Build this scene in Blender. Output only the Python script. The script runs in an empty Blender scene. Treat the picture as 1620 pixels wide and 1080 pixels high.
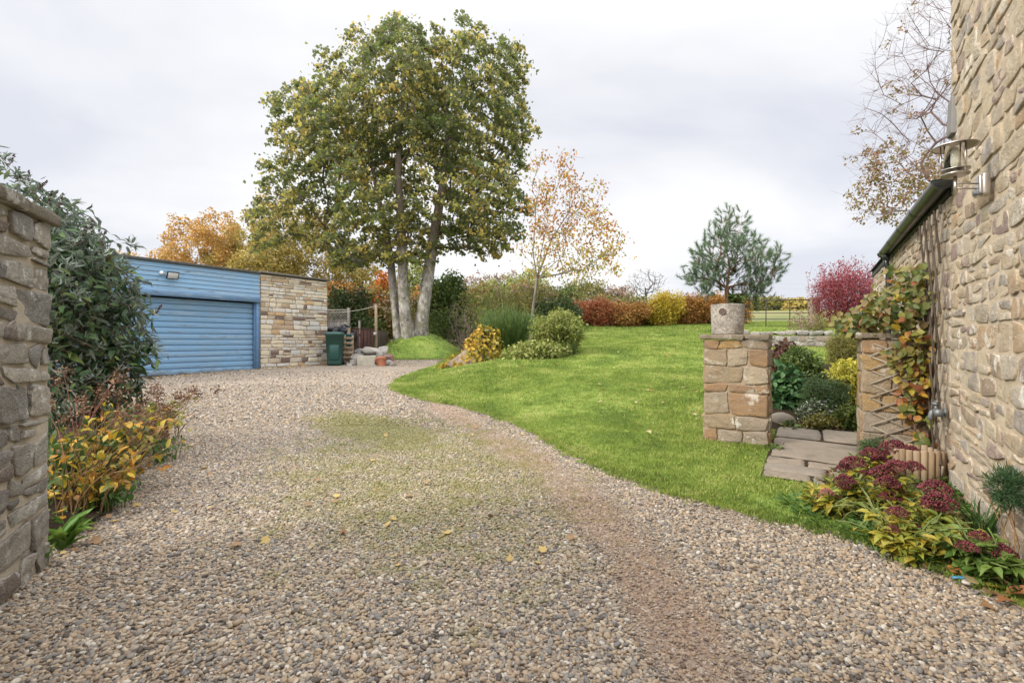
import bpy, bmesh, math
import numpy as np
from mathutils import Vector, Matrix, noise as mnoise

# ------------------------------------------------------------------ camera
CAM_H, F = 1.3, 760.0            # eye height (m), focal length in photo pixels (1620 wide)
sc = bpy.context.scene
cam_d = bpy.data.cameras.new('camera'); cam = bpy.data.objects.new('camera', cam_d)
sc.collection.objects.link(cam); sc.camera = cam
cam.location = (0, 0, CAM_H); cam.rotation_euler = (math.radians(90), 0, 0)
cam_d.sensor_width = 36; cam_d.lens = F / 1620 * 36
cam_d.clip_start = .05; cam_d.clip_end = 3000

# ------------------------------------------------------------------ sky, sun, exposure
SUN_EL, SUN_AZ = math.radians(30), math.radians(246)     # azimuth clockwise from +Y
wd = bpy.data.worlds.new('World'); sc.world = wd; wd.use_nodes = True
def build_world():
    nt = wd.node_tree; nt.nodes.clear(); N = nt.nodes.new; L = nt.links.new
    out = N('ShaderNodeOutputWorld'); bg = N('ShaderNodeBackground'); L(bg.outputs[0], out.inputs[0])
    bg.inputs['Strength'].default_value = .1
    sky = N('ShaderNodeTexSky'); sky.sky_type = 'NISHITA'; sky.sun_disc = False
    sky.sun_elevation = SUN_EL; sky.sun_rotation = SUN_AZ
    tc = N('ShaderNodeTexCoord')
    def math_(op, a, b=None, c=None):
        m = N('ShaderNodeMath'); m.operation = op
        for i, v in enumerate((a, b, c)):
            if v is None: continue
            if isinstance(v, (int, float)): m.inputs[i].default_value = v
            else: L(v, m.inputs[i])
        return m.outputs[0]
    sep = N('ShaderNodeSeparateXYZ'); L(tc.outputs['Generated'], sep.inputs[0])
    # cloud deck: the direction projected on a flat layer, stretched towards the horizon
    zz = math_('ADD', math_('MAXIMUM', sep.outputs[2], 0.0), .22)
    cx = math_('DIVIDE', sep.outputs[0], zz); cy = math_('DIVIDE', sep.outputs[1], zz)
    cmb = N('ShaderNodeCombineXYZ'); L(cx, cmb.inputs[0]); L(cy, cmb.inputs[1])
    n1 = N('ShaderNodeTexNoise'); n1.inputs['Scale'].default_value = .75; n1.inputs['Detail'].default_value = 5
    n1.inputs['Roughness'].default_value = .5; n1.inputs['Distortion'].default_value = .35
    mp = N('ShaderNodeMapping'); mp.inputs['Location'].default_value = (3.1, 1.7, 0)
    mp.inputs['Rotation'].default_value = (0, 0, .5); mp.inputs['Scale'].default_value = (.85, 1.0, 1)
    L(cmb.outputs[0], mp.inputs[0]); L(mp.outputs[0], n1.inputs['Vector'])
    cr = N('ShaderNodeValToRGB'); e = cr.color_ramp.elements
    e[0].position = .37; e[0].color = (5.3, 5.45, 5.95, 1)
    e[1].position = .62; e[1].color = (7.6, 7.52, 7.45, 1)
    m = cr.color_ramp.elements.new(.5); m.color = (6.5, 6.53, 6.75, 1)
    L(n1.outputs[0], cr.inputs[0])
    # added sky brightness overhead and behind the camera, out of view, lights the ground
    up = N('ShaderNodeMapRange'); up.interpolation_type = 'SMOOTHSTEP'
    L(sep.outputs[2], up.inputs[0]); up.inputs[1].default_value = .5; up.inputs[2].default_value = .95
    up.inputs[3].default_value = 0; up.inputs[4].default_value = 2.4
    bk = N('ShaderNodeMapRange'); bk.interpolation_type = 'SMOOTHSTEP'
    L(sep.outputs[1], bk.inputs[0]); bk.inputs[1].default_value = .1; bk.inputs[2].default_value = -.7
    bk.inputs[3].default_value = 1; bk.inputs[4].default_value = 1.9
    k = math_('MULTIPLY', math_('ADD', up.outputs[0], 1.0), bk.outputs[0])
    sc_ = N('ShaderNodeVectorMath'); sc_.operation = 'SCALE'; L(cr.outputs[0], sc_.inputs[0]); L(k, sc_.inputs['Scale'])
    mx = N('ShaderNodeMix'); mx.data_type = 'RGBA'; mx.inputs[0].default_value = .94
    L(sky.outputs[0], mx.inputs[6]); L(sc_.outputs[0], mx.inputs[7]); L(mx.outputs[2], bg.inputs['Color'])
build_world()
sun_d = bpy.data.lights.new('sun', 'SUN'); sun = bpy.data.objects.new('sun', sun_d); sc.collection.objects.link(sun)
sun_d.energy = 2.4; sun_d.angle = math.radians(14); sun_d.color = (1, .91, .78)
sd_ = Vector((math.sin(SUN_AZ) * math.cos(SUN_EL), math.cos(SUN_AZ) * math.cos(SUN_EL), math.sin(SUN_EL)))
sun.rotation_euler = sd_.to_track_quat('Z', 'Y').to_euler(); sun.location = sd_ * 30
sc.view_settings.view_transform = 'Standard'; sc.view_settings.look = 'None'
sc.view_settings.exposure = .58; sc.view_settings.gamma = 1

# ------------------------------------------------------------------ helpers
rng = np.random.default_rng(7)
def reseed(n):
    global rng
    rng = np.random.default_rng(n)
def at(px, py, Y): return np.array(((px - 810) / F * Y, Y, CAM_H - (py - 540) / F * Y))
def unit(v):
    v = np.asarray(v, float); return v / np.maximum(np.linalg.norm(v, axis=-1, keepdims=True), 1e-9)
def sm(x, a, b):
    t = np.clip((x - a) / (b - a), 0, 1); return t * t * (3 - 2 * t)
class Wob:                                        # cheap smooth 3-D noise: a sum of sines
    def __init__(s, freq, n=7):
        s.k = unit(rng.normal(size=(n, 3))) * freq * rng.uniform(.5, 1.8, (n, 1)); s.p = rng.uniform(0, 6.28, n); s.n = n
    def __call__(s, P): return np.sin(np.asarray(P) @ s.k.T + s.p).sum(-1) / math.sqrt(s.n)

class MB:                                         # gathers arrays, links them as ONE mesh object
    def __init__(s): s.V, s.F, s.M, s.n = [], [], [], 0
    def add(s, V, F, mi=0):
        V = np.asarray(V, float).reshape(-1, 3); F = [F] if isinstance(F, np.ndarray) else F
        for f in F:
            f = np.asarray(f, int)
            if f.size == 0: continue
            s.F.append(f + s.n); s.M.append(np.full(len(f), mi))
        s.V.append(V); s.n += len(V); return s
    def mesh(s, name, mats, smooth=True):
        me = bpy.data.meshes.new(name); V = np.concatenate(s.V)
        me.vertices.add(len(V)); me.vertices.foreach_set('co', V.astype(np.float32).ravel())
        lv = np.concatenate([f.ravel() for f in s.F]); cnt = np.concatenate([np.full(len(f), f.shape[1]) for f in s.F])
        me.loops.add(len(lv)); me.loops.foreach_set('vertex_index', lv.astype(np.int32))
        me.polygons.add(len(cnt)); st = np.concatenate(([0], np.cumsum(cnt)[:-1]))
        me.polygons.foreach_set('loop_start', st.astype(np.int32))
        for m in (mats if isinstance(mats, (list, tuple)) else [mats]): me.materials.append(m)
        me.polygons.foreach_set('material_index', np.concatenate(s.M).astype(np.int32))
        me.polygons.foreach_set('use_smooth', np.full(len(cnt), smooth))
        me.update(calc_edges=True); me.validate(); return me
    def build(s, name, mats, parent=None, smooth=True, sharp=None):
        me = s.mesh(name, mats, smooth)
        if sharp: me.set_sharp_from_angle(angle=math.radians(sharp))
        o = bpy.data.objects.new(name, me); sc.collection.objects.link(o)
        if parent is not None:
            o.parent = parent; o.matrix_parent_inverse = parent.matrix_basis.inverted()
        return o
def tag(o, label=None, cat=None, group=None, kind=None):
    for k, v in (('label', label), ('category', cat), ('group', group), ('kind', kind)):
        if v: o[k] = v
    return o
def thing(name, loc, label, cat, group=None, rz=0):
    o = bpy.data.objects.new(name, None); sc.collection.objects.link(o)
    o.location = tuple(float(c) for c in loc); o.rotation_euler = (0, 0, rz); o.empty_display_size = .1
    return tag(o, label, cat, group, 'thing')
def dup(root, loc, rz=0, label=None, scale=1, group=None):
    r = root.copy(); sc.collection.objects.link(r); r.location = tuple(float(c) for c in loc); r.rotation_euler = (0, 0, rz)
    r.scale = (scale,) * 3
    if label: r['label'] = label
    if group: r['group'] = group
    for ch in list(root.children):
        c = ch.copy(); sc.collection.objects.link(c); c.parent = r
        for g in list(ch.children):
            d = g.copy(); sc.collection.objects.link(d); d.parent = c
    return r
# ---- primitive shapes
def grid_faces(nu, nv, wrap=False):
    i = np.arange(nu)[:, None] * nv; j = np.arange(nv - 1)[None, :]
    a = (i[:-1] + j).ravel(); b = (i[1:] + j).ravel()
    f = np.stack([a, b, b + 1, a + 1], 1)
    if wrap:
        a = (i[-1] + j).ravel(); b = (i[0] + j).ravel(); f = np.concatenate([f, np.stack([a, b, b + 1, a + 1], 1)])
    return f
def box(mb, c, s, ax=None, bev=.004, mi=0, seg=1):
    bm = bmesh.new(); bmesh.ops.create_cube(bm, size=1)
    for v in bm.verts: v.co = Vector((v.co.x * s[0], v.co.y * s[1], v.co.z * s[2]))
    if bev: bmesh.ops.bevel(bm, geom=list(bm.edges), offset=min(bev, min(s) * .45), segments=seg, affect='EDGES', profile=.6)
    V = np.array([v.co for v in bm.verts]); bm.verts.index_update()
    if ax is not None: V = V @ np.asarray(ax, float)         # rows of ax: the local x, y, z axes in the world
    by = {}
    for f in bm.faces: by.setdefault(len(f.verts), []).append([v.index for v in f.verts])
    bm.free(); mb.add(V + np.asarray(c, float), [np.array(x) for x in by.values()], mi)
def frames(P):
    P = np.asarray(P, float); T = unit(np.gradient(P, axis=0)); A = np.zeros_like(P); B = np.zeros_like(P)
    a = np.cross(T[0], (0, 0, 1.)); a = a if np.linalg.norm(a) > .1 else np.cross(T[0], (1., 0, 0))
    for i in range(len(P)):
        a = unit(a - T[i] * (a @ T[i])); A[i] = a; B[i] = np.cross(T[i], a)
    return A, B
def tube(mb, P, r, n=8, mi=0, cap=True):
    P = np.asarray(P, float); r = np.broadcast_to(np.asarray(r, float), (len(P),)); A, B = frames(P)
    t = np.arange(n) / n * 2 * math.pi
    V = P[:, None] + r[:, None, None] * (np.cos(t)[None, :, None] * A[:, None] + np.sin(t)[None, :, None] * B[:, None])
    i = np.arange(len(P) - 1)[:, None] * n; j = np.arange(n)[None]; k = (j + 1) % n
    F = np.stack([(i + j), (i + k), (i + n + k), (i + n + j)], -1).reshape(-1, 4); Fs = [F]
    if cap: Fs += [np.arange(n)[None, ::-1].copy(), (np.arange(n) + n * (len(P) - 1))[None]]
    mb.add(V.reshape(-1, 3), Fs, mi)
def lathe(mb, prof, c=(0, 0, 0), n=24, mi=0, wob=None):
    t = np.arange(n) / n * 2 * math.pi; prof = np.asarray(prof, float)
    V = np.stack([prof[:, 0][:, None] * np.cos(t), prof[:, 0][:, None] * np.sin(t), np.broadcast_to(prof[:, 1][:, None], (len(prof), n))], -1)
    if wob is not None: V = V + wob(V)
    i = np.arange(len(prof) - 1)[:, None] * n; j = np.arange(n)[None]; k = (j + 1) % n
    F = np.stack([(i + j), (i + k), (i + n + k), (i + n + j)], -1).reshape(-1, 4)
    mb.add(V.reshape(-1, 3) + np.asarray(c, float), [F, np.arange(n)[None, ::-1].copy(), (np.arange(n) + n * (len(prof) - 1))[None]], mi)
def ico(sub):
    bm = bmesh.new(); bmesh.ops.create_icosphere(bm, subdivisions=sub, radius=1); bm.verts.index_update()
    V = np.array([v.co for v in bm.verts]); Fc = np.array([[v.index for v in f.verts] for f in bm.faces]); bm.free(); return V, Fc
ICO = {k: ico(k) for k in (1, 2, 3, 4)}

# ------------------------------------------------------------------ materials
class NT:
    def __init__(s, name):
        s.m = bpy.data.materials.new(name); s.m.use_nodes = True; s.t = s.m.node_tree; s.t.nodes.clear()
        s.out = s.n('ShaderNodeOutputMaterial'); s.b = s.n('ShaderNodeBsdfPrincipled'); s.l(s.b.outputs[0], s.out.inputs[0])
    def n(s, k, **kw):
        x = s.t.nodes.new(k)
        for a, v in kw.items(): setattr(x, a, v)
        return x
    def l(s, a, b): s.t.links.new(a, b)
    def set(s, sock, v):
        if isinstance(v, bpy.types.NodeSocket): s.l(v, sock)
        elif isinstance(v, tuple) and sock.type == 'RGBA' and len(v) == 3: sock.default_value = (*v, 1)
        else: sock.default_value = v
    def pos(s): return s.n('ShaderNodeNewGeometry').outputs['Position']
    def obj(s): return s.n('ShaderNodeTexCoord').outputs['Object']
    def isl(s): return s.n('ShaderNodeNewGeometry').outputs['Random Per Island']
    def map(s, v, scale=(1, 1, 1), rot=(0, 0, 0), loc=(0, 0, 0)):
        x = s.n('ShaderNodeMapping'); s.l(v, x.inputs[0]); x.inputs['Scale'].default_value = scale
        x.inputs['Rotation'].default_value = rot; x.inputs['Location'].default_value = loc; return x.outputs[0]
    def noise(s, v, sc_, det=3, rough=.55, dist=0):
        x = s.n('ShaderNodeTexNoise'); s.l(v, x.inputs['Vector']); x.inputs['Scale'].default_value = sc_
        x.inputs['Detail'].default_value = det; x.inputs['Roughness'].default_value = rough; x.inputs['Distortion'].default_value = dist
        return x.outputs[0]
    def vor(s, v, sc_, feat='F1'):
        x = s.n('ShaderNodeTexVoronoi', feature=feat); s.l(v, x.inputs['Vector']); x.inputs['Scale'].default_value = sc_; return x
    def ramp(s, f, stops, mode='LINEAR'):
        x = s.n('ShaderNodeValToRGB'); r = x.color_ramp; r.interpolation = mode
        while len(r.elements) < len(stops): r.elements.new(.5)
        for e, (p, c) in zip(r.elements, stops):
            e.position = p; e.color = (*c, 1) if isinstance(c, tuple) else (c, c, c, 1)
        s.l(f, x.inputs[0]); return x.outputs[0]
    def mix(s, f, a, b, mode='MIX'):
        x = s.n('ShaderNodeMix', data_type='RGBA', blend_type=mode); s.set(x.inputs[0], f); s.set(x.inputs[6], a); s.set(x.inputs[7], b); return x.outputs[2]
    def math(s, op, a, b=0.0, clamp=False):
        x = s.n('ShaderNodeMath', operation=op, use_clamp=clamp); s.set(x.inputs[0], a); s.set(x.inputs[1], b); return x.outputs[0]
    def hsv(s, col, h=.5, sat=1., val=1.):
        x = s.n('ShaderNodeHueSaturation'); s.set(x.inputs['Hue'], h); s.set(x.inputs['Saturation'], sat); s.set(x.inputs['Value'], val); s.set(x.inputs['Color'], col); return x.outputs[0]
    def bump(s, h, st=.5, d=.02, nrm=None):
        x = s.n('ShaderNodeBump'); s.set(x.inputs['Strength'], st); s.set(x.inputs['Distance'], d); s.set(x.inputs['Height'], h)
        if nrm is not None: s.l(nrm, x.inputs['Normal'])
        s.l(x.outputs[0], s.b.inputs['Normal']); return x.outputs[0]
    def base(s, col, rough=.8, spec=.3, metal=0.):
        s.set(s.b.inputs['Base Color'], col); s.set(s.b.inputs['Roughness'], rough)
        s.set(s.b.inputs['Specular IOR Level'], spec); s.set(s.b.inputs['Metallic'], metal); return s.m
_mc = {}
def leafmat(name, cols, patch=.8, trans=.25, under=None, rough=.55, pscale=1.2):
    """leaf colours picked leaf by leaf, drifting from clump to clump; a little light comes through"""
    if name in _mc: return _mc[name]
    a = NT(name); n = len(cols)
    f = a.math('ADD', a.math('MULTIPLY', a.isl(), 1 - patch * .55), a.math('MULTIPLY', a.math('SUBTRACT', a.noise(a.pos(), pscale, 2), .5), patch * 2.0))
    f = a.math('ADD', f, patch * .27, True)
    col = a.ramp(f, [((i + .5) / n, c) for i, c in enumerate(cols)])
    col = a.hsv(col, .5, 1., a.math('ADD', .72, a.math('MULTIPLY', a.noise(a.pos(), 55, 3, .7), .56)))
    if under: col = a.mix(a.n('ShaderNodeNewGeometry').outputs['Backfacing'], col, under)
    a.base(col, rough, .35)
    if trans:
        t = a.n('ShaderNodeBsdfTranslucent'); a.l(col, t.inputs[0]); ms = a.n('ShaderNodeMixShader'); ms.inputs[0].default_value = trans
        a.l(a.b.outputs[0], ms.inputs[1]); a.l(t.outputs[0], ms.inputs[2]); a.l(ms.outputs[0], a.out.inputs[0])
    _mc[name] = a.m; return a.m
def barkmat(name, c1, c2, scale=6., stretch=.25, bump=.6, spots=None):
    if name in _mc: return _mc[name]
    a = NT(name); p = a.map(a.pos(), (1, 1, stretch)); n1 = a.noise(p, scale, 5, .65); n2 = a.noise(a.pos(), 1.3, 3)
    f = a.math('ADD', a.math('MULTIPLY', n1, .65), a.math('MULTIPLY', n2, .35))
    col = a.ramp(f, [(.36, c1), (.62, c2)])
    if spots: col = a.mix(a.ramp(a.noise(a.pos(), 3.2, 4, .6), [(.52, 0.), (.62, 1.)]), col, spots)
    a.bump(n1, bump, .03); _mc[name] = a.base(col, .9, .15); return a.m
def plain(name, col, rough=.6, metal=0., spec=.4, var=.25, vs=9., bump=.1, bs=60.):
    if name in _mc: return _mc[name]
    a = NT(name); n = a.noise(a.pos(), vs, 4, .6)
    c = a.mix(a.math('MULTIPLY', a.ramp(n, [(.35, 0.), (.7, 1.)]), var), col, tuple(x * .45 for x in col))
    if bump: a.bump(a.noise(a.pos(), bs, 3), bump, .004)
    _mc[name] = a.base(c, rough, spec, metal); return a.m
def woodmat(name, c1, c2, axis=0, scale=30.):
    if name in _mc: return _mc[name]
    a = NT(name); s = [1., 1., 1.]; s[axis] = .06
    n = a.noise(a.map(a.obj(), tuple(s)), scale, 5, .6); n2 = a.noise(a.obj(), 4, 3)
    r = a.ramp(a.math('ADD', a.math('MULTIPLY', n, .6), a.math('MULTIPLY', a.isl(), .4)), [(.3, c1), (.7, c2)])
    c = a.mix(a.math('MULTIPLY', a.ramp(n2, [(.4, 0.), (.65, 1.)]), .35), r, tuple(x * .5 for x in c1))
    a.bump(n, .5, .004); _mc[name] = a.base(c, .8, .2); return a.m
def stonemat(name, cols, lichen=.5, white=(.55, .53, .47), grime=(.12, .1, .075), gr=.35, bump=.6, lsc=7., smear=None):
    """dressed rubble: one colour from the palette per stone, grain, dark grime and pale lichen of their own shapes"""
    a = NT(name); P = a.pos(); r = a.isl(); n = len(cols)
    col = a.ramp(r, [(i / n, c) for i, c in enumerate(cols)], 'CONSTANT')
    n1 = a.noise(P, 9, 5, .65); n2 = a.noise(P, 55, 4, .7); n3 = a.noise(a.map(P, (1, 1, 3.5)), 6, 4, .6, .6)
    col = a.hsv(col, .5, a.math('ADD', .7, a.math('MULTIPLY', n1, .6)), a.math('ADD', .48, a.math('ADD', a.math('MULTIPLY', n1, .62), a.math('MULTIPLY', n2, .42))))
    col = a.mix(a.math('MULTIPLY', a.ramp(n3, [(.52, 0.), (.72, 1.)]), gr), col, grime)
    if smear: col = a.mix(a.ramp(a.noise(P, 5.5, 5, .7, .5), [(.49, 0.), (.62, .62)]), col, smear)           # mortar smeared over the faces
    li = a.math('MULTIPLY', a.ramp(a.noise(P, lsc, 6, .72), [(.565, 0.), (.625, 1.)]), a.ramp(a.noise(P, 1.3, 3), [(.38, 0.), (.58, lichen)]))
    col = a.mix(li, col, white)
    n4 = a.noise(P, 24, 5, .75, .8); h = a.math('ADD', a.math('ADD', a.math('MULTIPLY', n1, .5), a.math('MULTIPLY', n2, .30)), a.math('ADD', a.math('MULTIPLY', n4, .6), a.math('MULTIPLY', a.vor(P, 90).outputs[0], .10)))
    a.bump(h, min(1., bump + .15), .032); return a.base(col, .92, .15)
def mortarmat(name, col):
    a = NT(name); P = a.pos(); n1 = a.noise(P, 14, 5, .6); n2 = a.noise(P, 130, 3, .7); n3 = a.noise(P, 2.2, 3)
    c = a.hsv(col, .5, 1., a.math('ADD', .45, a.math('ADD', a.math('MULTIPLY', n1, .5), a.math('MULTIPLY', n2, .55))))
    c = a.mix(a.math('MULTIPLY', a.ramp(n3, [(.48, 0.), (.7, 1.)]), .45), c, tuple(x * .5 for x in col))
    a.bump(a.math('ADD', n1, a.math('MULTIPLY', n2, .4)), .7, .014); return a.base(c, .95, .1)
# ------------------------------------------------------------------ terrain
_ty = np.linspace(-40, 400, 2201)
_tg = np.interp(_ty, [-40, 3.5, 8, 12, 17, 22, 60, 400], [0, 0, .20, .42, .52, .62, 1.4, 2.2])
_tg = np.convolve(np.pad(_tg, 6, mode='edge'), np.ones(13) / 13, 'valid')
def gz(y): return np.interp(y, _ty, _tg)
_tl = np.interp(_ty, [-40, 5.2, 22, 110, 400], [0, 0, 1.93, 8.0, 8.6]); _tl = np.convolve(np.pad(_tl, 5, mode='edge'), np.ones(11) / 11, 'valid')
def on_gravel(px, py):
    Y = 8.
    for _ in range(60): Y = .5 * Y + .5 * (CAM_H - gz(Y)) * F / (py - 540)
    return np.array(((px - 810) / F * Y, Y))
EDGE = [on_gravel(*p) for p in ((1700, 1000), (1600, 958), (1500, 905), (1400, 868), (1300, 838), (1230, 826), (1165, 808), (1100, 790), (1030, 768),
        (950, 738), (870, 697), (800, 664), (720, 640), (660, 630), (632, 621), (622, 612), (632, 602), (655, 592))]
LAWN = np.array(EDGE + [(-2.45, 15.0), (-2.5, 17.0), (-2.2, 20.5), (-4, 24), (-8, 60), (-8, 420), (420, 420), (420, -30), (6, -30), (6, 1.2)])
def signed(P, poly):                         # distance to a polygon's edge, positive inside
    P = np.asarray(P, float); d = np.full(len(P), 1e9); ins = np.zeros(len(P), bool); near = np.zeros((len(P), 2))
    for a, b in zip(poly, np.roll(poly, -1, 0)):
        ab = b - a; t = np.clip(((P - a) @ ab) / (ab @ ab), 0, 1); q = a + t[:, None] * ab; e = np.linalg.norm(P - q, axis=1)
        near[e < d] = q[e < d]; d = np.minimum(d, e)
        with np.errstate(divide='ignore', invalid='ignore'):
            c = ((a[1] > P[:, 1]) != (b[1] > P[:, 1])) & (P[:, 0] < (b[0] - a[0]) * (P[:, 1] - a[1]) / (b[1] - a[1]) + a[0])
        ins ^= c
    return np.where(ins, d, -d), near
reseed(3)
_w1, _w2 = Wob(1.6), Wob(.5)
def mound(x, y): return 1.02 * np.exp(-(((x + 3.75) / 1.55) ** 2 + ((y - 19.6) / 1.75) ** 2) ** 1.15)
def T(x, y):
    x = np.atleast_1d(np.asarray(x, float)); y = np.atleast_1d(np.asarray(y, float)); x, y = np.broadcast_arrays(x, y)
    sh = x.shape; x, y = x.ravel(), y.ravel()
    s = signed(np.stack([x, y], 1), LAWN)[0]
    wdt = 2.6 + .3 * np.maximum(0, y - 12); k = sm(s, 0, wdt)
    right = np.interp(y, _ty, _tl) + .018 * np.clip(x - 6, 0, 40) * sm(y, 9, 16)
    g = gz(y); P3 = np.stack([x, y, 0 * x], 1)
    z = g + k * (np.maximum(right, g) - g) + mound(x, y) + k * (_w1(P3) * .006 + _w2(P3) * .018) * sm(y, 4, 8)
    z = z + .012 * (1 - k) * _w2(P3)
    return z.reshape(sh)
def Tz(x, y): return float(T(x, y)[0])
def ground_at(px, Y, off=0.): X = (px - 810) / F * Y; return np.array((X, Y, Tz(X, Y) + off))

def sheet(xs, ys, keep=None, off=0., poly=None, snap=None, z=None):
    X, Y = np.meshgrid(xs, ys, indexing='ij'); P = np.stack([X.ravel(), Y.ravel()], 1)
    Fc = grid_faces(len(xs), len(ys))
    if poly is not None:
        s, nr = signed(P, poly); c = snap or (xs[1] - xs[0])
        m = np.abs(s) < c * .75; P[m] = nr[m]; s[m] = 0
        Fc = Fc[(s[Fc].min(1) >= 0) & (s[Fc].max(1) > 0)]
    else: s = np.full(len(P), 9.)
    if keep is not None: Fc = Fc[keep(P)[Fc].all(1)]
    Z = T(P[:, 0], P[:, 1]) + off if z is None else z(P, s)
    used = np.unique(Fc); r = np.full(len(P), -1); r[used] = np.arange(len(used))
    return np.column_stack([P, Z])[used], r[Fc]

# -------- ground materials
def drive_masks(a, P):                        # moss on the crown of the drive, the worn earthy wheel track
    def blob(cx, cy, rx, ry, rot):
        m = a.map(P, (1, 1, 0)); m2 = a.n('ShaderNodeMapping', vector_type='TEXTURE'); a.l(m, m2.inputs[0])
        m2.inputs['Location'].default_value = (cx, cy, 0); m2.inputs['Rotation'].default_value = (0, 0, rot); m2.inputs['Scale'].default_value = (rx, ry, 1)
        g = a.n('ShaderNodeVectorMath', operation='LENGTH'); a.l(m2.outputs[0], g.inputs[0])
        x = a.n('ShaderNodeMapRange', interpolation_type='SMOOTHSTEP'); a.l(g.outputs['Value'], x.inputs[0])
        x.inputs[1].default_value = 1.; x.inputs[2].default_value = .25; x.inputs[3].default_value = 0; x.inputs[4].default_value = 1
        return x.outputs[0]
    n = a.noise(a.map(P, (1, 1, 0)), 3.2, 5, .65); n2 = a.noise(a.map(P, (1, 1, 0)), 14, 3, .6)
    moss = a.math('MAXIMUM', blob(-1.8, 6.4, 2.7, 1.0, -.8), a.math('MULTIPLY', blob(-1.0, 5.0, 2.4, 4.2, .35), .68))
    for b in ((-.4, 3.6, .5, .35, .2), (-.05, 2.6, .55, .3, 0), (-.9, 4.6, .5, .8, .3), (.35, 3.9, .4, .3, .6)): moss = a.math('MAXIMUM', moss, a.math('MULTIPLY', blob(*b), .42))
    nn = a.math('ADD', a.math('MULTIPLY', n, .6), a.math('MULTIPLY', n2, .4))
    moss = a.ramp(a.math('ADD', moss, a.math('MULTIPLY', a.math('SUBTRACT', nn, .5), 2.6)), [(.30, 0.), (.95, 1.)])
    tr = blob(.05, 5.4, .42, 1.9, .44)
    for b in ((-.9, 7.4, .42, 2.0, .42), (.58, 3.7, .40, 1.6, .2), (.76, 2.4, .36, 1.3, .0)): tr = a.math('MAXIMUM', tr, blob(*b))
    tr = a.ramp(a.math('ADD', tr, a.math('MULTIPLY', a.math('SUBTRACT', nn, .5), 2.4)), [(.2, 0.), (1.2, 1.)])
    return moss, tr
PEB = [(0, (.29, .22, .15)), (.17, (.225, .20, .17)), (.32, (.40, .335, .25)), (.43, (.225, .17, .125)), (.54, (.165, .153, .142)), (.66, (.33, .25, .17)),
       (.78, (.29, .25, .20)), (.87, (.085, .07, .058)), (.955, (.46, .42, .36))]
def drive_mat():
    a = NT('gravel'); P = a.pos(); moss, tr = drive_masks(a, P)
    Pf = a.map(P, (1, 1, 0)); wp = a.n('ShaderNodeVectorMath', operation='ADD'); a.l(Pf, wp.inputs[0])
    v = a.vor(Pf, 38); v2 = a.vor(Pf, 61)
    s = a.n('ShaderNodeSeparateColor'); a.l(v.outputs['Color'], s.inputs[0]); s2 = a.n('ShaderNodeSeparateColor'); a.l(v2.outputs['Color'], s2.inputs[0])
    c = a.mix(a.math('GREATER_THAN', s2.outputs[1], .5), a.ramp(s.outputs[0], PEB, 'CONSTANT'), a.ramp(s2.outputs[0], PEB, 'CONSTANT'))
    c = a.mix(a.ramp(v.outputs[0], [(.35, 0.), (.85, .5)]), c, (.12, .10, .08))
    big = a.noise(Pf, .9, 4, .6); c = a.hsv(c, .5, .95, a.math('ADD', .95, a.math('MULTIPLY', big, .6)))
    earth = a.hsv((.27, .155, .095), .5, 1., a.math('ADD', .55, a.noise(Pf, 60, 4, .7)))
    c = a.mix(a.math('MULTIPLY', tr, .42), c, earth)
    mc = a.hsv((.165, .16, .03), .5, 1., a.math('ADD', .4, a.noise(Pf, 45, 4, .7)))
    c = a.mix(a.math('MULTIPLY', moss, .8), c, mc)
    a.bump(a.math('SUBTRACT', a.noise(Pf, 90, 3), v.outputs[0]), .75, .02); return a.base(c, .9, .2)
def pebble_mat():
    a = NT('pebble'); oi = a.n('ShaderNodeObjectInfo'); moss, tr = drive_masks(a, oi.outputs['Location']); P = a.pos()
    c = a.ramp(oi.outputs['Random'], PEB, 'CONSTANT')
    n = a.noise(P, 160, 3, .7)
    c = a.hsv(c, .5, 1., a.math('ADD', .62, a.math('MULTIPLY', n, .75)))
    c = a.mix(a.math('MULTIPLY', tr, .28), c, (.28, .165, .105)); c = a.mix(a.math('MULTIPLY', moss, .72), c, (.17, .165, .035))
    a.bump(n, .3, .002); return a.base(c, .72, .35)
def grass_mat(name, blades):
    a = NT(name); P = a.pos(); Pf = a.map(P, (1, 1, 0))
    r = a.n('ShaderNodeObjectInfo').outputs['Random'] if blades else a.math('SUBTRACT', a.noise(Pf, 40, 3, .7), .25)
    n = a.noise(Pf, 1.1, 4, .6, .4); n2 = a.noise(Pf, 5.5, 3, .6)
    f = a.math('ADD', a.math('MULTIPLY', r, .22), a.math('ADD', a.math('MULTIPLY', a.math('ADD', a.math('MULTIPLY', a.math('SUBTRACT', n, .5), 1.9), .5), .48), a.math('MULTIPLY', n2, .3)))
    c = a.ramp(f, [(.30, (.13, .20, .034)), (.45, (.195, .28, .048)), (.58, (.285, .365, .075)), (.72, (.41, .42, .15))])
    if blades:
        i = a.isl(); c = a.mix(a.math('MULTIPLY', a.math('GREATER_THAN', i, .93), .7), c, (.42, .36, .17)); c = a.hsv(c, .5, 1., a.math('ADD', .72, a.math('MULTIPLY', i, .56)))
    a.base(c, .6, .25)
    if blades:
        t = a.n('ShaderNodeBsdfTranslucent'); a.l(c, t.inputs[0]); ms = a.n('ShaderNodeMixShader'); ms.inputs[0].default_value = .3
        a.l(a.b.outputs[0], ms.inputs[1]); a.l(t.outputs[0], ms.inputs[2]); a.l(ms.outputs[0], a.out.inputs[0])
    else: a.bump(a.noise(Pf, 70, 4, .7), .8, .03)
    return a.m
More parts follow.
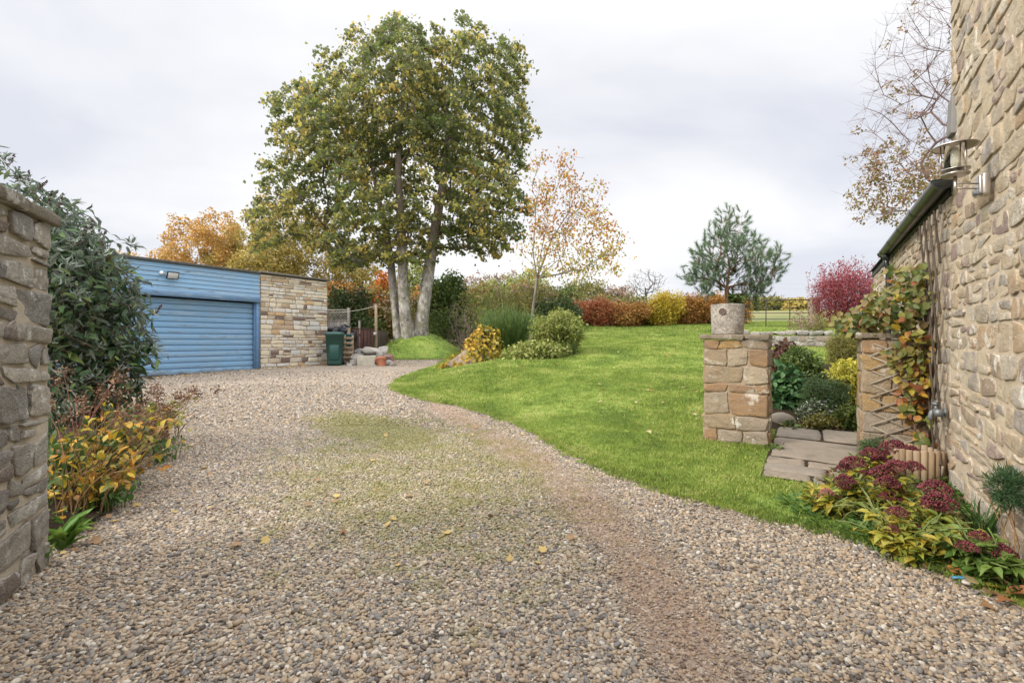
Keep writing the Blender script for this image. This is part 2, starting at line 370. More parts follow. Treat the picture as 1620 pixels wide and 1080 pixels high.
def field_mat():
    a = NT('field'); P = a.map(a.pos(), (1, 1, 0)); n = a.noise(P, .05, 5, .6); n2 = a.noise(P, 1.5, 4, .6)
    c = a.ramp(a.math('ADD', a.math('MULTIPLY', n, .7), a.math('MULTIPLY', n2, .3)), [(.36, (.10, .125, .045)), (.5, (.16, .165, .065)), (.64, (.24, .205, .11))])
    return a.base(c, .9, .1)
def soil_mat():
    a = NT('soil'); P = a.pos(); n = a.noise(P, 9, 5, .7); n2 = a.noise(P, 60, 4, .7)
    c = a.ramp(n, [(.35, (.028, .02, .013)), (.7, (.075, .052, .034))]); a.bump(a.math('ADD', n, n2), .9, .03); return a.base(c, .95, .1)
M_SOIL, M_GRASS, M_TURF = soil_mat(), grass_mat('grass_blade', True), grass_mat('turf', False)

# -------- sheets
gx = np.unique(np.concatenate([np.arange(-20, 40, .5), -20 - np.geomspace(1, 380, 26), 40 + np.geomspace(1, 380, 24)]))
gy = np.unique(np.concatenate([np.arange(-6, 30, .5), -6 - np.geomspace(1, 30, 8), 30 + np.geomspace(1, 370, 40)]))
def gzf(P, s):
    near = sm(P[:, 0], -17, -13) * sm(P[:, 0], 40, 34) * sm(P[:, 1], -6, -3) * sm(P[:, 1], 28, 24)
    return T(P[:, 0], P[:, 1]) - .03 - .12 * near
V, Fc = sheet(gx, gy, z=gzf); g = MB().add(V, Fc).build('ground', field_mat()); tag(g, kind='structure')

dx, dy = np.arange(-13.5, 5.5, .15), np.arange(-3, 24, .15)
V, Fc = sheet(dx, dy, keep=lambda P: signed(P, LAWN)[0] < .35)
drive = MB().add(V, Fc).build('gravel_drive', drive_mat()); tag(drive, kind='structure')

_we = Wob(5.)
def lawn_z(P, s): return T(P[:, 0], P[:, 1]) + .006 + .035 * sm(s, 0, .12)
_hx = np.array(((4.03, 4.58), (9, 12.6), (16, 8), (6, -8)))        # ground under the house
V, Fc = sheet(np.arange(-3.2, 34, .14), np.arange(1.0, 25.5, .14), poly=LAWN, snap=.14, z=lawn_z)
lawn = MB().add(V, Fc).build('lawn', M_TURF); tag(lawn, kind='structure')
th = np.linspace(0, 2 * math.pi, 40, endpoint=False)
MOUND = np.stack([-3.75 + 2.15 * np.cos(th) * (1 + .05 * np.sin(3 * th)), 19.6 + 2.45 * np.sin(th)], 1)
V, Fc = sheet(np.arange(-6.5, -1, .12), np.arange(16.5, 22.5, .12), poly=MOUND, snap=.12, z=lambda P, s: T(P[:, 0], P[:, 1]) + .02 + .05 * sm(s, 0, .2))
mnd = MB().add(V, Fc).build('grass_mound', M_TURF); tag(mnd, kind='structure')

# house frame: corner A where the gate pillar meets the house wall, w runs away along the wall, gl points out of it
A0 = np.array((4.03, 4.58, 0.)); WD = np.array((.53, .848, 0.)); GL = np.array((-.848, .53, 0.)); UP = np.array((0, 0, 1.))
def bed(name, poly, cell, hump, off=.012):
    poly = np.array(poly); nn = Wob(7.)
    V, Fc = sheet(np.arange(poly[:, 0].min() - cell, poly[:, 0].max() + 2 * cell, cell), np.arange(poly[:, 1].min() - cell, poly[:, 1].max() + 2 * cell, cell), poly=poly, snap=cell,
                  z=lambda P, s: T(P[:, 0], P[:, 1]) + off + .04 + hump * sm(s, 0, .5) + sm(s, 0, .1) * (.015 * nn(np.column_stack([P, 0 * s])) - .03 * (hump == 0)))
    o = MB().add(V, Fc).build(name, M_SOIL); tag(o, kind='structure'); return poly
BED_L = bed('flower_bed', [on_gravel(*p) for p in ((112, 852), (160, 822), (195, 770), (240, 705), (250, 676))] + [(-5.2, 7.4), (-8, 7.6), (-8, 6), (-4.2, 3.4), (-3.05, 3.1)], .1, .08)
BED_R = bed('wall_bed', [on_gravel(*p) for p in ((1600, 948), (1520, 905), (1440, 868), (1375, 842), (1330, 812), (1318, 778), (1335, 752))] + [(3.5, 4.85), (4.1, 4.66), (2.75, 2.45)], .07, .03)
BED_G = bed('garden_bed', [(2.95, 6.15), (3.6, 6.28), (4.55, 6.0), (5.6, 7.2), (7.5, 10.2), (7.4, 12), (5.6, 11.6), (4.3, 10), (3.3, 8.2), (2.9, 7)], .12, .10)

# -------- instanced stuff: points carrying a rotation, a size and which variant
def scatter(name, pts, rot, scl, variants):
    col = bpy.data.collections.new(name + '_kinds')
    for o in variants: col.objects.link(o)
    n = len(pts); me = bpy.data.meshes.new(name); me.vertices.add(n); me.vertices.foreach_set('co', np.asarray(pts, np.float32).ravel())
    for k, ty, d, v in (('rot', 'FLOAT_VECTOR', 'vector', rot), ('scl', 'FLOAT_VECTOR', 'vector', scl)):
        at_ = me.attributes.new(k, ty, 'POINT'); at_.data.foreach_set(d, np.asarray(v, np.float32).ravel())
    at_ = me.attributes.new('vid', 'INT', 'POINT'); at_.data.foreach_set('value', rng.integers(0, len(variants), n).astype(np.int32))
    o = bpy.data.objects.new(name, me); sc.collection.objects.link(o); tag(o, kind='stuff')
    nt = bpy.data.node_groups.new(name, 'GeometryNodeTree'); N, L = nt.nodes.new, nt.links.new
    nt.interface.new_socket('Geometry', in_out='INPUT', socket_type='NodeSocketGeometry'); nt.interface.new_socket('Geometry', in_out='OUTPUT', socket_type='NodeSocketGeometry')
    gi, go = N('NodeGroupInput'), N('NodeGroupOutput'); ip = N('GeometryNodeInstanceOnPoints'); ci = N('GeometryNodeCollectionInfo')
    ci.inputs['Collection'].default_value = col; ci.inputs['Separate Children'].default_value = True; ci.inputs['Reset Children'].default_value = True
    def attr(k, ty):
        x = N('GeometryNodeInputNamedAttribute'); x.data_type = ty; x.inputs['Name'].default_value = k; return x.outputs[0]
    e2r = N('FunctionNodeEulerToRotation'); L(attr('rot', 'FLOAT_VECTOR'), e2r.inputs[0]); L(e2r.outputs[0], ip.inputs['Rotation'])
    L(attr('scl', 'FLOAT_VECTOR'), ip.inputs['Scale']); L(attr('vid', 'INT'), ip.inputs['Instance Index'])
    ip.inputs['Pick Instance'].default_value = True
    L(gi.outputs[0], ip.inputs['Points']); L(ci.outputs[0], ip.inputs['Instance']); L(ip.outputs[0], go.inputs[0])
    md = o.modifiers.new('scatter', 'NODES'); md.node_group = nt; return o
def kind_obj(name, mb, mat, smooth=True): return bpy.data.objects.new(name, mb.mesh(name, mat, smooth))

reseed(11)
pk = []
m_p = pebble_mat()
for i in range(6):
    V, Fc = ICO[2]; w = Wob(1.6); V = V * (1 + .13 * w(V))[:, None] * rng.uniform((.85, .62, .36), (1.25, .85, .58)); pk.append(kind_obj('pebble', MB().add(V, Fc), m_p))
def jitter_grid(y0, y1, cell, margin=.5, x_of=lambda y: 1.12 * y + .5):
    ys = np.arange(y0, y1, cell); out = []
    for y in ys:
        x = np.arange(-x_of(y), x_of(y), cell); out.append(np.stack([x, np.full(len(x), y)], 1))
    P = np.concatenate(out); return P + rng.uniform(-.5, .5, P.shape) * cell
_tw = Wob(3.)
def in_track(P):
    d = np.zeros(len(P))
    for cx, cy, rx, ry, ro, k in ((.05, 5.4, .42, 1.9, .44, 1), (-.9, 7.4, .42, 2.0, .42, 1), (.58, 3.7, .40, 1.6, .2, 1), (.76, 2.4, .36, 1.3, .0, 1)):
        q = P - (cx, cy); c, s = math.cos(ro), math.sin(ro); q = np.stack([q[:, 0] * c + q[:, 1] * s, -q[:, 0] * s + q[:, 1] * c], 1) / (rx, ry)
        d = np.maximum(d, k * sm(np.linalg.norm(q, axis=1), 1., .25))
    return d + .22 * _tw(np.column_stack([P, 0 * d]) * 2) - .05
lays = []
for y0, y1, cell, r0, r1, lift in ((1.25, 4.2, .0142, .0068, .0128, .0), (1.25, 4.0, .026, .009, .0165, .007), (4.2, 6.6, .019, .009, .0155, .0), (6.6, 8.6, .034, .012, .022, 0), (8.6, 10.5, .05, .013, .024, 0), (10.5, 13.5, .10, .013, .026, 0)):
    P = jitter_grid(y0, y1, cell); s = signed(P, LAWN)[0]; tk = in_track(P)
    ok = (s < .03 + .05 * rng.random(len(P))) & (signed(P, BED_L)[0] < .08 * rng.random(len(P))) & (signed(P, BED_R)[0] < .06 * rng.random(len(P)))
    ok &= rng.random(len(P)) > .34 * sm(tk, .1, 1.1)
    P, tk = P[ok], tk[ok]; r = rng.uniform(r0, r1, len(P)) * np.exp(rng.normal(0, .16, len(P))) * (1 - .42 * sm(tk, .1, .6))
    lays.append((P, r, T(P[:, 0], P[:, 1]) + r * .25 + lift * rng.random(len(P))))
P = np.concatenate([l[0] for l in lays]); r = np.concatenate([l[1] for l in lays]); z = np.concatenate([l[2] for l in lays])
scatter('loose_gravel', np.column_stack([P, z]), np.column_stack([rng.normal(0, .24, (len(P), 2)), rng.uniform(0, 6.28, len(P))]), r[:, None] * np.ones(3), pk)
print('pebbles', len(P))

# grass: small tufts of bent blades
def tuft(n, h, spread, lean=.35, w=.0035):
    mb = MB(); a = rng.uniform(0, 6.28, n); r = spread * np.sqrt(rng.random(n)); B = np.stack([r * np.cos(a), r * np.sin(a), np.full(n, -.01)], 1)
    d = rng.uniform(0, 6.28, n); D = np.stack([np.cos(d), np.sin(d), 0 * d], 1); S = np.stack([-D[:, 1], D[:, 0], 0 * d], 1); H = h * rng.uniform(.55, 1.15, n); ln = H * rng.uniform(.1, 1, n) * lean * 2
    rows = []
    for t, k in ((0, 1.), (.5, .8)):
        c = B + D * (ln * t * t)[:, None] + UP * (H * t)[:, None]; rows += [c - S * w * k, c + S * w * k]
    tip = B + D * ln[:, None] + UP * (H * (1 - .25 * lean))[:, None]; Vv = np.stack(rows + [tip], 1).reshape(-1, 3); o = np.arange(n)[:, None] * 5
    mb.add(Vv, [o + np.array((0, 1, 3, 2)), o + np.array((2, 3, 4))]); return mb
tk = [kind_obj('grass_tuft', tuft(40, .036, .075), M_GRASS) for _ in range(5)]
pts, scl = [], []
def grow_grass(P, poly, s0, s1, wild=0.):
    s = signed(P, poly)[0]; ok = (s > -.03 - .03 * rng.random(len(P)))
    for b in (BED_G,): ok &= signed(P, b)[0] < .05
    ok &= ((P - A0[:2]) @ GL[:2] > .03) | (P[:, 1] > 9)
    pv = (P - A0[:2]); gt = pv @ GL[:2]; wt = pv @ WD[:2]
    ok &= ~((gt > .5) & (gt < 1.42) & (wt > -1.12) & (wt < 1.5))                # the paved gateway
    ok &= ~((gt > 1.38) & (gt < 2.1) & (wt > .02) & (wt < .45))               # under the pillar
    P, s = P[ok], s[ok]; k = rng.uniform(s0, s1, len(P)) * (1 + .35 * np.clip(_we(np.column_stack([P, 0 * s]) * .2), -1, 1) * .5); k *= 1 - .25 * sm(s, .15, 0)
    q = rng.random(len(P)) > .55 * (signed(P, BED_R)[0] > 0.02) + .7 * ((P[:, 1] < 3.9) & (P[:, 0] > 1.9)); P, k = P[q], k[q]; k = k * (1 - .35 * (P[:, 1] < 3.4))
    pts.append(np.column_stack([P, T(P[:, 0], P[:, 1]) + .036])); scl.append(np.stack([k, k, k * rng.uniform(.8, 1.3, len(k))], 1))
def region(x0, x1, y0, y1, cell):
    X, Y = np.meshgrid(np.arange(x0, x1, cell), np.arange(y0, y1, cell)); P = np.stack([X.ravel(), Y.ravel()], 1); P = P + rng.uniform(-.5, .5, P.shape) * cell
    return P[(P[:, 0] < 1.0 * P[:, 1] + 1.2)]
grow_grass(region(-1, 4.6, 2.3, 7.2, .042), LAWN, .75, 1.25)
grow_grass(region(-2.8, 6.5, 7.2, 11, .058), LAWN, .9, 1.4)
grow_grass(region(-2.8, 14.5, 11, 17, .095), LAWN, 1.2, 1.9)
grow_grass(region(-2.8, 20, 17, 25, .14), LAWN, 1.5, 2.4)
grow_grass(region(-6.2, -1.2, 17, 22, .1), MOUND, 1.3, 2.2)
_lp = LAWN[1:19]; q = np.concatenate([a_ + (b_ - a_) * rng.random((int(60 * np.linalg.norm(b_ - a_)), 1)) for a_, b_ in zip(_lp[:-1], _lp[1:])]); q = q + rng.normal(0, .05, q.shape); q = q[_tw(np.column_stack([q * 1.6, 0 * q[:, 0]])) > -.15]        # ragged edge spilling on the gravel
pts.append(np.column_stack([q, T(q[:, 0], q[:, 1]) + .015])); k = rng.uniform(.5, 1.1, len(q)); scl.append(np.stack([k, k, k * rng.uniform(.7, 1.2, len(k))], 1))
_pc = [(2.84, 5.32), (2.27, 5.68), (2.51, 6.07), (3.08, 5.71)]; q = np.concatenate([np.array(_pc[i_]) + (np.array(_pc[(i_ + 1) % 4]) - _pc[i_]) * rng.random((n_, 1)) for i_, n_ in ((0, 110), (1, 60))]); q = q + rng.normal(0, .02, q.shape) + np.array((-.03, -.04))                 # longer grass the mower misses at the pillar
pts.append(np.column_stack([q, T(q[:, 0], q[:, 1]) + .03])); k = rng.uniform(.9, 1.5, len(q)); scl.append(np.stack([k * .8, k * .8, k * rng.uniform(1.1, 2.0, len(k))], 1))
P = np.concatenate(pts); S = np.concatenate(scl)
scatter('lawn_grass', P, np.column_stack([rng.normal(0, .1, (len(P), 2)), rng.uniform(0, 6.28, len(P))]), S, tk)
print('tufts', len(P))
# ------------------------------------------------------------------ rubble masonry
def lay(W, H, hr, lr, v0=0., u0=0., split=.18):
    """courses of uneven stones; some positions hold two thin stones or one that runs through"""
    R = []; v = v0
    while v < v0 + H - .01:
        h = rng.uniform(*hr); h = H + v0 - v if H + v0 - v < h + hr[0] * .7 else h
        u = u0
        while u < u0 + W - .005:
            l = rng.uniform(*lr) * rng.choice((.6, 1, 1, 1.35)); l = W + u0 - u if W + u0 - u < l + lr[0] * .7 else l
            if rng.random() < split and h > .1:
                c = rng.uniform(.35, .65); R += [(u, v, l, h * c), (u, v + h * c, l, h * (1 - c))]
            else: R.append((u, v, l, h))
            u += l
        v += h
    return R
def axis_pts(h, r, cell):
    k = min(.95, r / h); n = max(2, int(2 * (h - r) / cell)); n = min(n, 12)
    return np.unique(np.concatenate([[-1, -1 + .3 * k], np.linspace(-1 + k, 1 - k, n + 1), [1 - .3 * k, 1]]))
def stone(mb, u, v, l, h, frame, depth, gap, proud, cell, mi=0, warp=None, amp=.006, skew=.012, rad=.022, squeeze=.12, sides=True):
    """one rounded, rough block: face u..u+l by v..v+h, standing 'proud' of the mortar, set 'depth' into the wall"""
    O, U, N = frame; hx, hz = l / 2 - gap / 2, h / 2 - gap / 2; hy = depth / 2
    r = min(rad * rng.uniform(.6, 1.3), hx * .6, hz * .6, hy * .6)
    a, c = axis_pts(hx, r, cell), axis_pts(hz, r, cell); b = np.array((-1, 1 - 1.0 * r / hy, 1 - .3 * r / hy, 1.)); Vs, Fs, n = [], [], 0
    for ax, (p, q) in enumerate(((b, c), (a, c), (a, b))):
        for s in (-1, 1):
            if ax == 1 and s == -1: continue
            if not sides and ax != 1: continue
            Pq, Qq = np.meshgrid(p, q, indexing='ij'); G = np.zeros(Pq.shape + (3,)); o = [i for i in range(3) if i != ax]
            G[..., o[0]], G[..., o[1]], G[..., ax] = Pq, Qq, s
            f = grid_faces(len(p), len(q)); flip = (s > 0) == (ax == 1)
            Fs.append((f[:, ::-1] if flip else f) + n); Vs.append(G.reshape(-1, 3)); n += Pq.size
    G = np.concatenate(Vs); Hh = np.array((hx, hy, hz)); Pp = G * Hh; q = np.clip(Pp, -(Hh - r), Hh - r); d = Pp - q; ln = np.linalg.norm(d, axis=1, keepdims=True)
    dn = np.where(ln > 1e-7, d / np.maximum(ln, 1e-9), 0); Pp = q + dn * np.where(ln > 1e-7, r, 0)
    e1, e2 = rng.uniform(0, squeeze, 2)                                   # corners drawn in: no true rectangles
    gx, gz2 = Pp[:, 0] / hx, Pp[:, 2] / hz
    Pp[:, 0] *= 1 - e1 * gz2 ** 2 * np.abs(gx); Pp[:, 2] *= 1 - e2 * gx ** 2 * np.abs(gz2)
    k = rng.normal(0, skew, 4); Pp[:, 0] += k[0] * gz2 + k[1] * gx * gz2; Pp[:, 2] += (k[2] * gx + k[3] * gx * gz2) * .8
    ph = rng.uniform(-50, 50, 3); front = sm(Pp[:, 1] / hy, -.2, .8)
    Pp[:, 1] += front * (amp * STW(Pp * 1. + ph) + amp * .55 * STW2(Pp + ph) + rng.normal(0, amp * .5) + rng.normal(0, .018) * Pp[:, 0] + rng.normal(0, .03) * Pp[:, 2])
    Pp[:, 0] += .75 * amp * STW2(Pp * (1, .3, 1) + ph + 9); Pp[:, 2] += .75 * amp * STW2(Pp * (1, .3, 1) + ph + 17)
    uu, vv, nn = Pp[:, 0] + u + l / 2, Pp[:, 2] + v + h / 2, Pp[:, 1] + proud - hy
    if warp is not None: uu, vv = warp(uu, vv)
    mb.add(np.asarray(O) + uu[:, None] * np.asarray(U) + vv[:, None] * UP + nn[:, None] * np.asarray(N), Fs, mi)
reseed(21); STW, STW2 = Wob(16.), Wob(55.)
def mortar_sheet(mb, frame, u0, u1, v0, v1, cell, mi, amp=.004, off=0.):
    O, U, N = frame; us, vs = np.arange(u0, u1 + cell * .5, cell), np.arange(v0, v1 + cell * .5, cell); us[-1], vs[-1] = u1, v1
    a, b = np.meshgrid(us, vs, indexing='ij'); a, b = a.ravel(), b.ravel(); w = STW(np.stack([a, b, 0 * a], 1)) * amp + off
    mb.add(np.asarray(O) + a[:, None] * np.asarray(U) + b[:, None] * UP + w[:, None] * np.asarray(N), grid_faces(len(us), len(vs))[:, ::-1], mi)
class Warp:
    def __init__(s, f, k): s.a, s.b, s.k = Wob(f), Wob(f), k
    def __call__(s, u, v):
        P = np.stack([u, v, 0 * u], 1); return u + s.k * s.a(P), v + s.k * s.b(P)

# ------------------------------------------------------------------ left wall
def left_wall():
    E = on_gravel(75, 890); D = unit(np.array((.21, -.46, 0))); N = np.array((.46, .21, 0)) / np.linalg.norm((.46, .21)); O = np.array((E[0], E[1], -.04))
    root = thing('stone_wall', (*(O + D * 1.6)[:2], 0), 'weathered grey brown rubble wall with a flat stone coping, beside the buddleia', 'wall')
    mb = MB(); H = 2.02; fr = (O, D, N)
    wp = Warp(3.2, .014)
    for (u, v, l, h) in lay(4.2, H, (.09, .22), (.16, .38), split=.28): stone(mb, u, v, l, h, fr, .2, .020, .009 + rng.uniform(0, .012), .022, 0, wp, .005, .010, .010)
    O2 = O - N * .34                                                     # the end of the wall, seen edge on
    fe = (O2, N, -D)
    for (u, v, l, h) in lay(.34 - .19, H, (.12, .24), (.15, .16)): stone(mb, u, v, l, h, fe, .2, .02, .012 + rng.uniform(0, .01), .03, 0, None, .006)
    mortar_sheet(mb, fr, .0, 4.2, 0, H, .05, 1)
    c = O + D * 2.1 - N * .175 + UP * H / 2; box(mb, c, (4.2, .345, H), (D, N, UP), .005, 1)
    mb.build('wall', [stonemat('left_wall_stone', [(.27, .25, .22), (.36, .34, .305), (.225, .21, .19), (.31, .285, .245), (.26, .25, .235), (.39, .36, .315), (.20, .165, .14)], .9, (.62, .62, .60), (.075, .068, .058), .6, 1., 9.), mortarmat('left_mortar', (.42, .37, .30))], root, sharp=30)
    mb = MB(); u = -.085
    for l in (1.1, 1.25, 1.2, .8): stone(mb, u, H, l, .075, (O + N * .045 - UP * .0, D, N), .44, .006, .0, .03, 0, None, .004, .002, .009, .02); u += l
    mb.build('coping', stonemat('left_coping_stone', [(.20, .18, .145), (.23, .20, .16)], .7, (.5, .5, .46), (.08, .07, .055), .6, .6), root, sharp=30)
left_wall()

# ------------------------------------------------------------------ gate pillars
M_PIL = stonemat('pillar_stone', [(.30, .235, .16), (.33, .27, .20), (.36, .245, .12), (.27, .22, .165), (.36, .30, .22), (.30, .20, .12), (.31, .26, .20)], .85, (.58, .55, .48), (.13, .10, .075), .4, .7, 6.)
M_PIM = mortarmat('pillar_mortar', (.34, .27, .19)); M_CAP = stonemat('cap_stone', [(.24, .20, .15), (.27, .22, .165)], .8, (.55, .54, .48), (.09, .075, .055), .55, .6)
def pillar(g0, g1, D, z0, z1, label, rows, caps):
    """front face on the gate line, from g0 to g1 along GL; D deep"""
    c = A0 + GL * (g0 + g1) / 2 + WD * D / 2
    root = thing('gate_pillar', (c[0], c[1], z0), label, 'pillar'); mb = MB(); W = g1 - g0
    O = A0 + GL * g1 + UP * z0; fr = (O, -GL, -WD); v = 0; H = z1 - z0; tot = sum(r[0] for r in rows)
    for h, cuts in rows:
        h = h / tot * H; us = np.concatenate([[0], np.array(cuts) * W, [W]]) if len(cuts) else np.array([0, W])
        for a, b in zip(us[:-1], us[1:]): stone(mb, a, v, b - a, h, fr, D * .5, .009, .012, .022, 0, None, .0055, .008, .011, .07)
        for f2, Wk in (((A0 + GL * g0 + UP * z0, WD, -GL), D), ((A0 + GL * g1 + WD * D + UP * z0, -WD, GL), D)):
            k = rng.uniform(.35, .65) * Wk; ss = ((0, k), (k, Wk))
            for a, b in ss: stone(mb, a + .02 * (a == 0), v, b - a - .02 * (a == 0), h, f2, W * .4, .012, .010, .03, 0, None, .005, .005, .016, .05)
        v += h
    box(mb, c + UP * (z0 + H / 2), (W - .012, D - .012, H - .004), (-GL, WD, UP), .004, 1); mb.build('shaft', [M_PIL, M_PIM], root, sharp=30)
    mb = MB(); u = -.05
    fr = (A0 + GL * (g1 + 0) - WD * .045 + UP * z1, -GL, -WD); Wt = W + .06
    for k in caps: stone(mb, u, .002, k * Wt, .06, fr, D + .1, .006, 0, .03, 0, None, .004, .002, .008, .02); u += k * Wt
    mb.build('coping', M_CAP, root, sharp=30)
reseed(4)
pillar(1.403, 2.075, .46, -.03, 1.32, 'free standing stone gate pillar on the lawn edge, carrying the round concrete planter', [(.16, (.35, .7)), (.15, (.22, .62)), (.16, (.5,)), (.25, (.4,)), (.1, (.38, .8)), (.2, (.62,)), (.19, (.38, .70)), (.10, (.25, .6))], (.66, .345))
pillar(.02, .565, .44, -.02, 1.325, 'stone gate pillar built against the house, with a wooden trellis across its face', [(.2, (.5,)), (.18, (.35,)), (.2, (.6,)), (.16, (.3, .7)), (.2, (.45,)), (.18, (.55,)), (.14, (.4,))], (1.0,))

# ------------------------------------------------------------------ house
def house():
    c = A0 - GL * 2.2 - WD * 1.0
    root = thing('stone_house', (c[0], c[1], 0), 'tall rubble stone house with a lower gutter edged wing, right of the gateway', 'house')
    wp = Warp(2.6, .014); mst = stonemat('house_stone', [(.47, .38, .27), (.52, .445, .34), (.43, .365, .285), (.55, .485, .385), (.47, .38, .27), (.36, .28, .21), (.52, .44, .32), (.37, .33, .29), (.48, .345, .22), (.49, .43, .35), (.34, .26, .23), (.43, .39, .34)], 1., (.74, .70, .62), (.13, .105, .085), .30, .95, 4., (.56, .475, .36))
    mmt = mortarmat('house_mortar', (.55, .46, .345)); UT = -.66
    mb = MB(); fr = (A0 - UP * .03, WD, GL); Ht, Hl = 5.6, 2.56
    # the tall block: u from -4.6 to UT
    tall = [(u, v, l, h) for (u, v, l, h) in lay(UT + 7., Ht, (.08, .2), (.13, .34), u0=-7., split=.3)]
    for (u, v, l, h) in tall:
        if v > 4.6 and rng.random() < .0: continue
        e = u + l > UT - .01
        stone(mb, u, v, l + (.012 if e else 0), h, fr, .2, .020, .004 + rng.uniform(0, .007), .024, 0, None if e else wp, .0034, .009, .008, .2)
    mortar_sheet(mb, fr, -7., UT, 0, Ht, .03, 1, .0035)
    cc = A0 + WD * (UT - 7.) / 2 - GL * 2.0 + UP * Ht / 2; box(mb, cc - GL * .006, (UT + 7. - .01, 3.99, Ht), (WD, -GL, UP), .004, 1)
    mb.build('wall', [mst, mmt], root, sharp=30)
    mb = MB()
    low = lay(5.4 - UT, Hl, (.08, .2), (.13, .34), u0=UT, split=.3)
    for (u, v, l, h) in low: stone(mb, u, v, l, h, fr, .2, .020, .004 + rng.uniform(0, .007), .03, 0, wp if u > UT + .1 and u + l < 5.3 else None, .0034, .009, .008, .2)
    mortar_sheet(mb, fr, UT, 5.4, 0, Hl, .04, 1, .0035)
    box(mb, A0 + WD * (UT + 5.4) / 2 - GL * 2.0 - GL * .006 + UP * Hl / 2, (5.4 - UT - .02, 3.99, Hl), (WD, -GL, UP), .004, 1)
    mb.build('wing_wall', [mst, mmt], root, sharp=30)
    mb = MB(); msl = plain('roof_slate', (.10, .105, .12), .6, var=.5, vs=5); th = math.radians(33)
    for k in range(11):                                                   # courses of slates on the wing
        d0 = k * .23; p = A0 + WD * (UT + 5.45) / 2 + GL * (.06 - math.cos(th) * (d0 + .12)) + UP * (Hl + .06 + math.sin(th) * (d0 + .12) + .006 * k)
        sl = -GL * math.cos(th) + UP * math.sin(th); box(mb, p, (5.45 - UT - .06, .26, .012), (WD, sl, np.cross(WD, sl)), .002)
    box(mb, A0 + WD * (UT - 7.) / 2 - GL * 2.0 + UP * (Ht + .07), (UT + 7. + .2, 4.3, .14), (WD, -GL, UP), .01)
    mb.build('roof', msl, root)
    # the grey slate wedged into the corner above the wing
    mb = MB(); stone(mb, UT - .17, 3.02, .165, .30, fr, .12, .0, .034, .03, 0, None, .002, .002, .008, .0)
    mb.build('corner_slate', plain('corner_slate', (.21, .205, .20), .7, var=.2), root)
    # gutter: half round with a capped near end, brackets and a downpipe at the far corner
    gm = plain('gutter_plastic', (.018, .022, .021), .32, spec=.5, var=.3, vs=4, bump=.03); r = .074; zc = 2.62; u0, u1 = -.84, 3.02; cg = A0 + GL * .085 + UP * zc
    mb = MB(); a = np.linspace(math.pi, 2 * math.pi, 15)
    prof = np.concatenate([np.stack([np.cos(a) * r, np.sin(a) * r], 1), np.stack([np.cos(a[::-1]) * (r - .004), np.sin(a[::-1]) * (r - .004)], 1)])
    us = np.linspace(u0, u1, 12); Vv = (cg + us[:, None, None] * WD + prof[None, :, :1] * GL + prof[None, :, 1:] * UP); n = len(prof)
    i = np.arange(len(us) - 1)[:, None] * n; j = np.arange(n)[None]; k = (j + 1) % n
    mb.add(Vv.reshape(-1, 3), np.stack([i + j, i + k, i + n + k, i + n + j], -1).reshape(-1, 4))
    g = mb.build('gutter', gm, root)
    for e, s in ((u0, -1), (u1, 1)):
        mb = MB(); pr = np.stack([np.cos(a) * (r + .006), np.sin(a) * (r + .006)], 1)
        q = np.concatenate([cg + e * WD + pr[:, :1] * GL + pr[:, 1:] * UP, cg + (e + s * .022) * WD + pr[:, :1] * GL * .9 + pr[:, 1:] * UP * .9, cg + (e - s * .03) * WD + pr[:, :1] * GL + pr[:, 1:] * UP])
        m = len(a); jj = np.arange(m - 1); mb.add(q, [np.stack([jj, jj + 1, jj + m + 1, jj + m], 1), np.stack([jj, jj + 1, jj + 2 * m + 1, jj + 2 * m], 1), (np.arange(m) + m)[None]])
        top = (np.array([0, m - 1, 2 * m - 1, m]))[None]; mb.F.append(top); mb.M.append(np.array([0])); mb.build('end_cap', gm, g)
    for ub in (.25, 1.1, 1.95, 2.75):
        mb = MB(); pr = np.stack([np.cos(a) * (r + .005), np.sin(a) * (r + .005)], 1)
        P = cg + ub * WD + pr[:, :1] * GL + pr[:, 1:] * UP; q = np.concatenate([P - .02 * WD, P + .02 * WD]); m = len(a); jj = np.arange(m - 1); mb.add(q, np.stack([jj, jj + 1, jj + m + 1, jj + m], 1))
        box(mb, cg + ub * WD - GL * .066 + UP * .0, (.03, .03, .05), (WD, GL, UP), .003); mb.build('bracket', gm, g)
    mb = MB(); ud = 2.72; b0 = cg + ud * WD; tube(mb, [b0 - UP * .05, b0 - UP * .14], .042, 14); b1 = A0 + GL * .06 + WD * ud
    tube(mb, np.array([b0 - UP * .12, b0 - UP * .2, b1 + UP * (zc - .27), b1 + UP * (zc - .34), b1 + UP * 1.2, b1 + UP * .35]), .034, 14); mb.build('downpipe', gm, root)
    mb = MB(); box(mb, A0 + GL * .012 + WD * (UT + 5.4) / 2 + UP * 2.60, (5.4 - UT, .024, .15), (WD, GL, UP), .003); mb.build('fascia', plain('fascia_paint', (.03, .03, .03), .5), root)
reseed(9); house()

